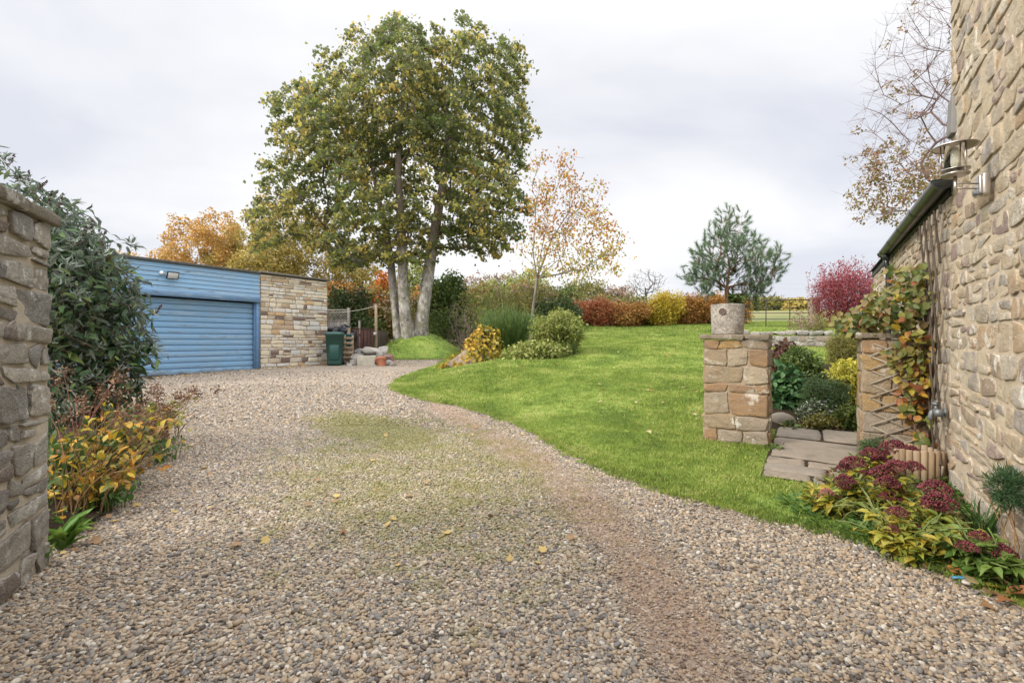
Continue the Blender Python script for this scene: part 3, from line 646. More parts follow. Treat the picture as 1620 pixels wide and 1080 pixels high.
# ------------------------------------------------------------------ low garden wall
def garden_wall():
    c0 = at(1168, 545, 14.6); c1 = at(1322, 545, 14.2); D = unit((c1 - c0) * (1, 1, 0)); N = np.array((D[1], -D[0], 0)); L = np.linalg.norm((c1 - c0)[:2])
    z0 = min(Tz(*c0[:2]), Tz(*c1[:2])) - .08; mid = (c0 + c1) / 2
    root = thing('garden_wall', (mid[0], mid[1], z0), 'low grey dry stone garden wall with rounded cope stones, on the lawn behind the gateway', 'wall'); mb = MB()
    fr = (np.array((c0[0], c0[1], z0)), D, N); H = .48
    for (u, v, l, h) in lay(L, H, (.12, .17), (.25, .5), split=.05): stone(mb, u, v, l, h, fr, .3, .03, .02, .06, 0, None, .012, .012, .03)
    box(mb, fr[0] + D * L / 2 - N * .15 + UP * H / 2, (L - .02, .3, H - .03), (D, N, UP), .004, 0)
    mb.build('wall', stonemat('garden_wall_stone', [(.25, .235, .21), (.30, .27, .225), (.22, .19, .165), (.33, .31, .28), (.28, .23, .18)], .9, (.5, .5, .48), (.1, .09, .08), .4, .8, 4.), root)
    mb = MB(); u = 0
    while u < L - .12:
        l = min(rng.uniform(.22, .42), L - u); stone(mb, u, H, l, rng.uniform(.12, .2), fr, .34, .02, .03, .06, 0, None, .012, .015, .07, .3); u += l
    mb.build('coping', stonemat('garden_cope_stone', [(.25, .235, .21), (.30, .27, .225), (.33, .31, .28)], .9, (.5, .5, .48), (.1, .09, .08), .4, .8, 4.), root)
garden_wall()

# ------------------------------------------------------------------ flagstone path through the gateway
def path():
    mb = MB(); O = A0 + GL * 1.39 - UP * 0
    rows = [(-1.13, -.93, (0, .40, .74)), (-.92, -.66, (0, .52, .76)), (-.65, -.40, (0, .34, .82)), (-.39, .62, (0, .90)), (.63, 1.35, (0, .5, .92))]
    for w0, w1, cs in rows:
        for a, b in zip(cs[:-1], cs[1:]):
            cx = O + WD * (w0 + w1) / 2 - GL * (a + b) / 2; z = Tz(cx[0], cx[1]) if w0 < .5 else Tz(cx[0], cx[1])
            hx, hy = (b - a) / 2 - .003, (w1 - w0) / 2 - .002; us, vs = np.linspace(-1, 1, 14), np.linspace(-1, 1, 12); U_, V_ = np.meshgrid(us, vs, indexing='ij')
            P = np.stack([U_.ravel() * hx, V_.ravel() * hy, 0 * U_.ravel()], 1); ph = rng.uniform(0, 30, 3)
            ed = np.maximum(np.abs(U_), np.abs(V_)).ravel(); P[:, 2] = .004 * STW(P * .4 + ph) + .002 * STW2(P + ph) - .022 * sm(ed, .97, 1.0) + .066 + rng.normal(0, .004); P[:, :2] += .012 * np.stack([STW(P * .5 + ph), STW(P * .5 + ph + 5)], 1) * .25
            Q = np.array((cx[0], cx[1], 0)) + P[:, :1] * (-GL) + P[:, 1:2] * WD; Q[:, 2] += T(Q[:, 0], Q[:, 1]) + P[:, 2]; mb.add(Q, grid_faces(14, 12))
    a = NT('flagstone'); P = a.pos(); n = a.noise(P, 7, 5, .65); n2 = a.noise(P, 70, 4, .7)
    c = a.hsv(a.ramp(a.isl(), [(0, (.20, .175, .145)), (.5, (.24, .195, .145)), (1, (.18, .165, .145))]), .5, 1., a.math('ADD', .5, a.math('ADD', a.math('MULTIPLY', n, .6), a.math('MULTIPLY', n2, .4))))
    c = a.mix(a.ramp(a.noise(P, 3.1, 5, .7), [(.52, 0.), (.68, .65)]), c, (.075, .072, .055)); a.bump(a.math('ADD', n, a.math('MULTIPLY', n2, .5)), .5, .01)
    q = [O + WD * e - GL * f for e, f in ((-1.15, -.03), (-1.15, .72), (-.46, .84), (1.36, .92), (1.36, -.02))]; us, vs = np.linspace(0, 1, 14), np.linspace(-1.14, 1.36, 26); U_, V_ = np.meshgrid(us, vs, indexing='ij'); P = O + V_.ravel()[:, None] * WD - GL * (U_.ravel() * np.where(V_.ravel() < -.78, .74, .88))[:, None]; P[:, 2] = T(P[:, 0], P[:, 1]) + .052; mb.add(P, grid_faces(14, 26), 1)
    o = mb.build('path', [a.base(c, .85, .25), M_SOIL]); tag(o, kind='structure')
reseed(31); path()
# ------------------------------------------------------------------ garage
GD = np.array((.537, .843, 0)); GN = np.array((.843, -.537, 0)); GC = np.array((-7.5, 14.25, 0.))
def bluemat(name, c, axis_u, worn=.5):
    a = NT(name); P = a.pos(); u = a.n('ShaderNodeVectorMath', operation='DOT_PRODUCT'); a.l(P, u.inputs[0]); u.inputs[1].default_value = tuple(axis_u)
    s = a.n('ShaderNodeSeparateXYZ'); a.l(P, s.inputs[0]); k = a.n('ShaderNodeCombineXYZ'); a.l(a.math('MULTIPLY', u.outputs['Value'], .22), k.inputs[0]); a.l(a.math('MULTIPLY', s.outputs[2], 3.0), k.inputs[1]); a.l(a.math('MULTIPLY', a.isl(), 7.), k.inputs[2])
    n = a.noise(k.outputs[0], 5.5, 6, .68); n2 = a.noise(P, 2.2, 4, .6); n3 = a.noise(P, 50, 3, .6)
    col = a.hsv(c, .5, a.math('ADD', .8, a.math('MULTIPLY', n2, .35)), a.math('ADD', .68, a.math('ADD', a.math('MULTIPLY', a.isl(), .14), a.math('MULTIPLY', n2, .44))))
    col = a.mix(a.math('MULTIPLY', a.ramp(n, [(.50, 0.), (.60, 1.)]), worn * .6), col, (.30, .40, .48))          # chalked paint
    col = a.mix(a.math('MULTIPLY', a.math('MULTIPLY', a.ramp(n, [(.58, 0.), (.62, 1.)]), a.ramp(n2, [(.42, 0.), (.6, 1.)])), worn), col, (.10, .10, .10))   # bare weathered timber
    nz = a.noise(a.map(P, (1, 1, 2.5)), 4.5, 5, .7); low = a.n('ShaderNodeMapRange', interpolation_type='SMOOTHSTEP'); a.l(s.outputs[2], low.inputs[0]); low.inputs[1].default_value = .95; low.inputs[2].default_value = .42; low.inputs[3].default_value = 0; low.inputs[4].default_value = .62
    col = a.mix(a.math('MULTIPLY', a.ramp(a.math('ADD', nz, a.math('SUBTRACT', low.outputs[0], .5)), [(.52, 0.), (.70, 1.)]), .75), col, (.13, .125, .11))             # splashed dirt and lost paint along the foot
    a.bump(a.math('ADD', n, a.math('MULTIPLY', n3, .2)), .25, .006); return a.base(col, .55, .35)
def garage():
    zb, zt, D = .40, 3.32, 6.0; g = lambda t, n, z: GC + GD * t + GN * n + UP * z
    root = thing('garage', g(-1.4, -D / 2, zb), 'blue painted timber garage with a wide slatted door and a pale stone end panel', 'garage')
    # body: side and back walls, so that it is a building from any side
    mb = MB(); dark = plain('garage_render', (.24, .22, .19), .9)
    box(mb, g(-5.75, -D / 2, (zb + zt) / 2 - .1), (.25, D - .3, zt - zb), (GD, -GN, UP), .004)
    box(mb, g(-1.7, -D + .1, (zb + zt) / 2 - .1), (7.6, .22, zt - zb - .01), (GD, -GN, UP), .004)
    box(mb, g(2.16, -D / 2 - .1, (zb + zt) / 2 - .1), (.30, D - .62, zt - zb - .02), (GD, -GN, UP), .004); mb.build('wall', dark, root)
    # stone end panel
    mb = MB(); fr = (g(.03, 0, zb - .05), GD, GN); W, H = 2.31, zt - zb + .03
    st = lay(W, H, (.07, .17), (.16, .42), split=.12)
    for (u, v, l, h) in st: stone(mb, u, v, l, h, fr, .16, .014, .012 + rng.uniform(0, .012), .06, 0, None, .004, .006, .012, .06)
    for (u, v, l, h) in lay(.5, H, (.09, .17), (.2, .3)): stone(mb, u + .02, v, l, h, (g(.03 + W, 0, zb - .05), -GN, GD), .16, .016, .012, .08, 0, None, .004, .006, .012, .06)
    box(mb, g(.03 + W / 2, -.27, (zb + zt) / 2 - .02), (W - .01, .53, zt - zb + .02), (GD, -GN, UP), .004, 1)
    mb.build('stone_panel', [stonemat('garage_stone', [(.54, .475, .375), (.60, .55, .47), (.48, .42, .335), (.53, .51, .47), (.62, .54, .40), (.45, .37, .27), (.56, .53, .48), (.40, .30, .20), (.17, .12, .10), (.60, .52, .39), (.50, .49, .46), (.50, .34, .19)], .5, (.56, .54, .5), (.14, .11, .09), .25, .5), mortarmat('garage_mortar', (.36, .30, .225))], root, sharp=30)
    mb = MB(); box(mb, g(.03 + W / 2 + .03, -.24, zt + .045), (W + .1, .66, .05), (GD, -GN, UP), .006); mb.build('coping', plain('coping_concrete', (.16, .145, .125), .9, var=.5), root)
    # shiplap above the door
    blue = bluemat('blue_boards', (.195, .34, .50), GD, 1.); mb = MB(); L = 5.9
    nb, z0, z1 = 6, 2.60, zt - .03; hb = (z1 - z0) / nb
    for k in range(nb):
        za, zc = z0 + hb * k, z0 + hb * (k + 1) - .004; u = -L
        ls = (2.1, 3.8) if k % 2 else (3.3, 2.6)
        for l in ls:
            q = [(u, .050, za), (u, .034, zc), (u, .0, zc), (u, 0, za)]; V = np.array([g(t + d, n, z) for d in (0, l - .003) for (t, n, z) in q])
            mb.add(V, np.array([[0, 4, 5, 1], [1, 5, 6, 2], [3, 7, 4, 0], [0, 1, 2, 3], [7, 6, 5, 4]])[:, ::-1]); u += l
    box(mb, g(-L / 2, -.05, (z0 + z1) / 2), (L - .01, .09, z1 - z0), (GD, -GN, UP), .002); mb.build('cladding', blue, root, smooth=False)
    mb = MB(); box(mb, g(-L / 2, .035, 2.525), (L, .11, .15), (GD, -GN, UP), .006); mb.build('lintel_board', bluemat('blue_lintel', (.12, .22, .36), GD, 1.), root)
    mb = MB(); box(mb, g(-L / 2, .03, zt + .005), (L, .12, .07), (GD, -GN, UP), .008)
    for t in np.arange(-5.8, 0, .95): box(mb, g(t, .034, zt + .004), (.03, .122, .074), (GD, -GN, UP), .004)
    mb.build('roof_edge', plain('roof_felt', (.085, .085, .08), .85, var=.5), root)
    mb = MB(); box(mb, g(-1.75, -D / 2, zt + .0), (8.0, D - .1, .05), (GD, -GN, UP), .01); mb.build('roof', plain('roof_felt', (.085, .085, .08)), root)
    jb = bluemat('blue_jamb', (.085, .175, .31), GD, .3)
    for t in (-.055, -4.62):
        mb = MB(); box(mb, g(t, -.02, (zb + 2.45) / 2), (.10, .14, 2.45 - zb + .1), (GD, -GN, UP), .005); box(mb, g(t - .06 * (1 if t > -1 else -1), -.06, (zb + 2.45) / 2), (.03, .08, 2.45 - zb + .1), (GD, -GN, UP), .003); mb.build('door_frame', jb, root)
    mb = MB(); box(mb, g(-5.25, -.02, (zb + 2.45) / 2), (1.15, .12, 2.45 - zb + .1), (GD, -GN, UP), .005); mb.build('side_board', blue, root)
    mb = MB(); n = 13; za, zc = zb + .03, 2.42; h = (zc - za) / n; prof = []
    for k in range(n): prof += [(-.165, za + k * h), (-.165, za + k * h + .012), (-.135, za + k * h + .022), (-.128, za + k * h + h * .5), (-.136, za + (k + 1) * h - .006)]
    prof.append((-.165, zc)); P = np.array(prof); ts = np.linspace(-4.57, -.115, 24); bow = Wob(1.2)
    V = np.concatenate([[g(t, nn + .004 * float(bow(np.array((t, 0, z)))), z) for nn, z in P] for t in ts]); mb.add(V, grid_faces(len(ts), len(P)))
    box(mb, g(-2.34, -.24, (za + zc) / 2), (4.46, .06, zc - za), (GD, -GN, UP), .002)
    d = mb.build('garage_door', bluemat('blue_door', (.17, .315, .48), GD, .85), root, smooth=False)
    mb = MB(); box(mb, g(-2.56, -.118, 1.02), (.035, .02, .10), (GD, -GN, UP), .006); box(mb, g(-2.56, -.10, 1.02), (.02, .04, .03), (GD, -GN, UP), .005); mb.build('handle', plain('galvanised', (.5, .5, .5), .4, .6), d)
    mb = MB(); box(mb, g(-2.35, -.142, zb + .045), (4.4, .02, .05), (GD, -GN, UP), .004); mb.build('weather_strip', plain('weather_strip', (.10, .10, .10), .8), d)
    # floodlight on the boards
    c = g(-2.34, .05, 3.00); fl = thing('floodlight', c, 'black floodlight with a small white sensor on the blue garage boards', 'floodlight')
    black = plain('lamp_black', (.02, .02, .022), .45, bump=0); tl = unit(GN - UP * .45); up2 = np.cross(tl, -GD); cc = c + GN * .14 - UP * .03
    mb = MB(); box(mb, cc, (.27, .20, .035), (GD, up2, tl), .008); box(mb, cc - tl * .035, (.2, .14, .035), (GD, up2, tl), .008); mb.build('housing', black, fl)
    mb = MB(); box(mb, cc + tl * .0175, (.225, .15, .008), (GD, up2, tl), .003); mb.build('lens', plain('lamp_lens', (.55, .56, .55), .25, var=.3), fl)
    mb = MB(); tube(mb, [c, c + GN * .06 - UP * .02, cc - tl * .03], .016, 8); box(mb, c + GN * .01, (.10, .10, .025), (GD, UP, GN), .006); mb.build('bracket', black, fl)
    mb = MB(); V, Fc = ICO[2]; mb.add(V * (.05, .05, .05) + g(-2.55, .10, 3.02), Fc); box(mb, g(-2.55, .06, 3.02), (.06, .06, .04), (GD, UP, GN), .008); tube(mb, [g(-2.55, .07, 3.02), g(-2.42, .07, 3.01)], .012, 8); mb.build('sensor', plain('white_plastic', (.72, .74, .76), .4, var=.1, bump=0), fl)
    c = g(2.37, -.30, 2.52); al = thing('bulkhead_lamp', c, 'round white bulkhead lamp on the far side of the pale stone panel', 'lamp')
    mb = MB(); V, Fc = ICO[3]; mb.add(V * (.11, .11, .11) * .95 + c + GD * .05, Fc); mb.build('shade', plain('white_plastic', (.72, .74, .76)), al)
    mb = MB(); tube(mb, [c - GD * .02, c + GD * .03], .115, 20); mb.build('base', plain('lamp_black', (.02, .02, .022)), al)
reseed(12); garage()

# ------------------------------------------------------------------ yard beside the garage
WOODG, WOODR, WOODP = woodmat('grey_timber', (.20, .185, .165), (.32, .29, .255), 2), woodmat('red_brown_timber', (.060, .028, .024), (.10, .05, .042), 2), woodmat('pallet_timber', (.22, .165, .105), (.34, .27, .185), 0)
def rnd_(n): return unit(rng.normal(size=(n, 3)))
def yard():
    X = np.array((1., 0, 0)); Yv = np.array((0, 1., 0))
    # wheelie bin
    c = ground_at(530, 15.75); c[2] -= .01; rz = .25; ax = np.array((math.cos(rz), math.sin(rz), 0)); ay = np.array((-ax[1], ax[0], 0))
    root = thing('wheelie_bin', c, 'dark green wheelie bin beside the stone end of the garage', 'bin', rz=0); gm = plain('bin_green', (.018, .075, .062), .42, spec=.5, var=.3, vs=3, bump=.05)
    mb = MB()
    def ring(w, d, z, k=.06, n=4):
        p = []
        for sx, sy, a0 in ((1, 1, 0), (-1, 1, 90), (-1, -1, 180), (1, -1, 270)):
            for t in np.linspace(0, 90, n): a = math.radians(a0 + t); p.append((sx * (w / 2 - k) + k * math.cos(a), sy * (d / 2 - k) + k * math.sin(a), z))
        return np.array(p)
    R = [ring(.42, .44, .04), ring(.44, .46, .10), ring(.53, .60, .97), ring(.56, .63, .975), ring(.56, .63, 1.03)]
    R = np.stack(R); n = R.shape[1]; i = np.arange(len(R) - 1)[:, None] * n; j = np.arange(n)[None]; k = (j + 1) % n; V = R.reshape(-1, 3)
    w = lambda V: c + V[:, :1] * ax + V[:, 1:2] * ay + V[:, 2:] * UP
    mb.add(w(V), [np.stack([i + j, i + k, i + n + k, i + n + j], -1).reshape(-1, 4), np.arange(n)[None, ::-1].copy()])
    box(mb, w(np.array([[0, -.262, .5]]))[0], (.3, .03, .6), (ax, ay, UP), .012); mb.build('body', gm, root)
    mb = MB(); Rl = np.stack([ring(.58, .66, 1.03, .07), ring(.585, .665, 1.06, .07), ring(.5, .58, 1.10, .07), ring(.2, .25, 1.115, .07)]); V = Rl.reshape(-1, 3); V = V + (0, -.01, 0); i = np.arange(3)[:, None] * n
    mb.add(w(V), [np.stack([i + j, i + k, i + n + k, i + n + j], -1).reshape(-1, 4), (np.arange(n) + 3 * n)[None]]); mb.build('lid', gm, root)
    mb = MB(); tube(mb, w(np.array([[-.2, .36, 1.03], [-.2, .40, 1.05], [.2, .40, 1.05], [.2, .36, 1.03]])), .014, 8); mb.build('handle', gm, root)
    for s in (-1, 1):
        mb = MB(); tube(mb, w(np.array([[s * .20, .24, .10], [s * .27, .24, .10]])), .10, 18); mb.build('wheel', plain('rubber', (.012, .012, .012), .7), root)
    # pallet leaning, black sacks and teal tub behind the bin
    p = ground_at(545, 16.35); pl = thing('wooden_pallet', p, 'wooden pallet standing on edge between the green bin and the brown boarded gate', 'pallet')
    mb = MB()
    for z in np.arange(.06, .98, .165): box(mb, p + UP * z + X * rng.normal(0, .006), (.62, .02, .095), None, .003)
    mb.build('slats', WOODP, pl); mb = MB()
    for x in (-.26, 0, .26): box(mb, p + UP * .5 + X * x + Yv * .06, (.05, .09, .98), None, .003)
    mb.build('bearers', WOODP, pl)
    p = ground_at(541, 16.9); sk = thing('refuse_sacks', p, 'heap of black refuse sacks above the pallet behind the bin', 'sacks'); bm_ = plain('black_plastic', (.012, .012, .016), .3, var=.2, bump=.4, bs=14)
    for dx, dz, r in ((-.25, 1.05, .30), (.1, 1.12, .27), (.3, .95, .25), (-.05, .55, .4)):
        mb = MB(); V, Fc = ICO[4]; wv = Wob(5.); V = V * (1 + .09 * wv(V) + .04 * wv(V * 2.3))[:, None] * (r, r * .9, r * .85); mb.add(V + p + (dx, 0, dz), Fc); mb.build('sack', bm_, sk)
    p = ground_at(546.5, 16.62); tb = thing('plastic_tub', p, 'teal plastic tub wedged between bin and gate post', 'tub')
    mb = MB(); lathe(mb, [(.0, .60), (.17, .60), (.19, .64), (.22, .98), (.235, .985), (.235, 1.01), (.21, 1.01), (.17, .70), (0, .69)], p, 22); mb.build('tub', plain('teal_plastic', (.012, .12, .115), .45, bump=0), tb)
    mb = MB(); box(mb, p + UP * .29, (.30, .30, .6), None, .01); mb.build('crate_base', WOODP, tb)
    # brown boarded gate and its posts
    a, b = ground_at(552, 16.9), ground_at(592, 17.3); D = unit((b - a) * (1, 1, 0)); L = np.linalg.norm((b - a)[:2]); z = max(a[2], b[2]) - .03; N = np.array((D[1], -D[0], 0))
    gt = thing('boarded_gate', (a + b) / 2, 'low gate of dark red brown boards with gaps, behind the rubble heap', 'gate'); mb = MB(); nb = 7; H = 1.16
    for k in range(nb):
        wd_ = L / nb - rng.uniform(.008, .035); box(mb, a * (1, 1, 0) + D * (L * (k + .5) / nb) + UP * (z + H / 2 + rng.normal(0, .006)), (wd_, .02, H), (D, N, UP), .003)
    mb.build('boards', WOODR, gt); mb = MB()
    for h in (.22, .95): box(mb, (a + b) / 2 * (1, 1, 0) - N * .03 + UP * (z + h), (L - .02, .035, .09), (D, N, UP), .003); mb.build('rail', WOODR, gt); mb = MB()
    box(mb, (a + b) / 2 * (1, 1, 0) + UP * (z + H + .02), (L + .04, .06, .025), (D, N, UP), .004); mb.build('top_rail', WOODR, gt)
    mb = MB(); box(mb, b * (1, 1, 0) + D * .02 + N * .03 + UP * (z + H - .16), (.10, .02, .10), (D, N, UP), .004); mb.build('latch', plain('galvanised', (.5, .5, .5)), gt)
    def post(px, Y, h, s, label, m=WOODG):
        q = ground_at(px, Y); t = thing('timber_post', q, label, 'post', None); mb = MB(); box(mb, q + UP * (h / 2 - .05), (s, s, h + .1), None, .008); mb.build('shaft', m, t)
        mb = MB(); box(mb, q + UP * (h + .012), (s + .02, s + .02, .025), None, .006); mb.build('cap', m, t)
    post(551.5, 16.75, 1.22, .11, 'weathered square post between the pallet and the brown gate', WOODP)
    post(595, 17.5, 2.0, .09, 'tall slim pale post rising above the far end of the brown gate', WOODP)
    post(569, 19.5, 1.5, .07, 'thin grey post standing behind the brown gate', WOODG)
    # trellis topped fence panel
    a, b = ground_at(506, 18.6), ground_at(552, 18.4); z = a[2] - .02; L = np.linalg.norm((b - a)[:2]); D = unit((b - a) * (1, 1, 0)); N = np.array((D[1], -D[0], 0))
    fe = thing('fence_panel', (a + b) / 2, 'grey boarded fence panel with a lattice top beyond the green bin', 'fence'); mb = MB(); H = 1.55
    for k in range(12): box(mb, a * (1, 1, 0) + D * (L * (k + .5) / 12) + UP * (z + H / 2), (L / 12 - .01, .018, H), (D, N, UP), .002)
    mb.build('boards', WOODG, fe); mb = MB()
    for h in (H + .01, H + .42): box(mb, (a + b) / 2 * (1, 1, 0) + UP * (z + h), (L, .05, .045), (D, N, UP), .003)
    for t in (0.02, 1): box(mb, a * (1, 1, 0) + D * L * t + UP * (z + 1.02), (.08, .08, 2.06), (D, N, UP), .005)
    mb.build('frame', WOODG, fe); mb = MB()
    for s in (-1, 1):
        for k in np.arange(-.4, L, .11):
            p0, p1 = (k, H + .03), (k + .38, H + .40); t0, t1 = max(0, -k / .38), min(1, (L - k) / .38)
            if t1 <= t0: continue
            e0 = np.array((p0[0] + .38 * t0, p0[1] + .37 * t0)); e1 = np.array((p0[0] + .38 * t1, p0[1] + .37 * t1))
            if s < 0: e0[0], e1[0] = L - e0[0], L - e1[0]
            q0, q1 = [a * (1, 1, 0) + D * e[0] + UP * (z + e[1]) + N * .008 * s for e in (e0, e1)]; d = unit(q1 - q0); box(mb, (q0 + q1) / 2, (np.linalg.norm(q1 - q0), .008, .018), (d, N, np.cross(d, N)), .001)
    mb.build('lattice', WOODG, fe)
    # low dark paling fence running back under the trees
    a, b = ground_at(597, 17.7), ground_at(614, 19.6); L = np.linalg.norm((b - a)[:2]); D = unit((b - a) * (1, 1, 0)); N = np.array((D[1], -D[0], 0))
    pf = thing('paling_fence', (a + b) / 2, 'dark weathered paling fence running from the brown gate to the tree mound', 'fence'); mb = MB(); n = 15
    for k in range(n):
        q = a + (b - a) * (k + .5) / n; hh = 1.0 + rng.normal(0, .02); box(mb, q * (1, 1, 0) + UP * (max(a[2], .55) + hh / 2), (.085, .018, hh), (D, N, UP), .003)
    mb.build('palings', woodmat('dark_timber', (.055, .042, .034), (.10, .08, .065), 2), pf); mb = MB()
    for h in (.3, .8): mb = MB(); box(mb, (a + b) / 2 * (1, 1, 0) + N * -.03 + UP * (max(a[2], .55) + h), (L, .03, .06), (D, N, UP), .003); mb.build('rail', woodmat('dark_timber', 0, 0), pf)
    # washing line from the lamp side of the garage to the slim post
    q0 = GC + GD * 2.37 - GN * .5 + UP * 2.32; q1 = ground_at(595, 17.5, 1.95); t = np.linspace(0, 1, 24)[:, None]; P = q0 + (q1 - q0) * t - UP * (.10 * 4 * t * (1 - t))
    q2 = np.array((-4.6, 19.3, 2.62)); t2 = np.linspace(0, 1, 12)[1:, None]; P = np.concatenate([P, q1 + (q2 - q1) * t2 - UP * (.04 * 4 * t2 * (1 - t2))])
    mb = MB(); tube(mb, P, .009, 6); o = mb.build('washing_line', plain('line_plastic', (.55, .55, .42), .5, bump=0)); tag(o, 'pale washing line strung from the garage past the slim post', 'line')
    # heap of rubble
    st = stonemat('rubble_stone', [(.33, .31, .28), (.40, .37, .33), (.28, .24, .20), (.22, .21, .20), (.36, .33, .29)], .8, (.52, .51, .48), (.1, .09, .08), .3, .8, 5.)
    def rock(px, py, Y, s, rz, label, mat=st, flat=.7):
        c = at(px, py, Y); bm = bmesh.new(); pts = rnd_(26); pts = np.sign(pts) * np.abs(pts) ** .55 * rng.uniform(.82, 1.05, (26, 1))
        for p_ in pts: bm.verts.new(Vector(p_))
        r_ = bmesh.ops.convex_hull(bm, input=list(bm.verts)); bmesh.ops.delete(bm, geom=list({g for g in r_['geom_interior'] + r_['geom_unused'] if isinstance(g, bmesh.types.BMVert)}), context='VERTS')
        bmesh.ops.bevel(bm, geom=list(bm.edges), offset=.06, segments=2, affect='EDGES'); bmesh.ops.triangulate(bm, faces=list(bm.faces)); bmesh.ops.subdivide_edges(bm, edges=list(bm.edges), cuts=1, use_grid_fill=True); bmesh.ops.triangulate(bm, faces=list(bm.faces)); bm.verts.index_update()
        V = np.array([v.co for v in bm.verts]); Fc = np.array([[v.index for v in f.verts] for f in bm.faces]); bm.free(); w2 = Wob(6.); V = V * (1 + .025 * w2(V))[:, None] * (np.array(s) / 2 * .95)
        q = np.array(((math.cos(rz), math.sin(rz), rng.normal(0, .12)), (-math.sin(rz), math.cos(rz), rng.normal(0, .15)), (0, 0, 1))); t = MB(); t.add(V @ q + c, Fc)
        o = t.build('rubble_stone', mat, sharp=32); tag(o, label, 'stone', 'heap of rubble by the brown gate')
    rock(567, 566, 16.2, (.55, .4, .34), .3, 'dark edged stone at the left end of the rubble heap, under the brown gate')
    rock(561, 573, 15.9, (.4, .34, .26), .9, 'lowest small stone at the left foot of the rubble heap')
    rock(586, 556, 16.35, (.85, .5, .34), .1, 'broad pale slab on top of the rubble heap')
    rock(571, 557, 16.6, (.5, .4, .3), -.3, 'dark stone tilted behind the broad slab on the heap')
    rock(606, 556, 16.4, (.42, .38, .42), .5, 'upright grey stone at the right top of the rubble heap')
    rock(612, 566, 16.3, (.52, .4, .32), -.2, 'reddish stone on the right slope of the rubble heap', stonemat('rubble_red', [(.20, .12, .095), (.24, .15, .12)], .3))
    rock(613, 574, 15.9, (.5, .36, .24), .2, 'whitish lichen covered stone right of the terracotta pot')
    rock(601, 562, 16.2, (.32, .3, .36), .4, 'brownish stone standing in the middle of the rubble heap')
    rock(596, 571, 15.95, (.3, .26, .25), .8, 'small stone between the concrete block and the terracotta pot')
    rock(622, 577, 15.7, (.28, .24, .16), .8, 'small loose stone at the right foot of the rubble heap')
    rock(553, 577, 15.7, (.22, .2, .13), .2, 'little grey stone by the foot of the wooden post')
    rock(592, 579, 15.4, (.16, .14, .09), .2, 'little pale stone on the gravel before the rubble heap')
    c = at(580, 571, 15.75); mb = MB(); stone(mb, -.29, -.17, .58, .35, (c, np.array((.98, .17, 0)), np.array((.17, -.98, 0))), .4, 0, .1, .03, 0, None, .006, .006, .02, .03)
    o = mb.build('concrete_block', plain('concrete', (.42, .38, .30), .95, var=.5, vs=5, bump=.5)); tag(o, 'squared pale yellowish block at the front of the rubble heap', 'block')
    c = at(603, 575, 15.65); tp = thing('terracotta_pot', c, 'broken orange terracotta pot lying in the rubble heap', 'pot'); mb = MB(); q = unit(np.array((.3, -.8, .35)))
    mb2 = MB(); prof = [(0, 0), (.11, 0), (.12, .02), (.155, .26), (.18, .265), (.185, .33), (.16, .33), (.14, .25), (.105, .03), (0, .03)]; t = MB(); lathe(t, prof, (0, 0, -.16), 26); V = np.concatenate(t.V); A = np.array((-.25, .45, .86)); A = unit(A); B = unit(np.cross(A, (1, 0, 0))); C = np.cross(B, A)
    mb.add(V[:, :1] * B + V[:, 1:2] * C + V[:, 2:] * A + c, t.F); mb.build('pot', plain('terracotta', (.42, .16, .085), .85, var=.4), tp)
reseed(14); yard()

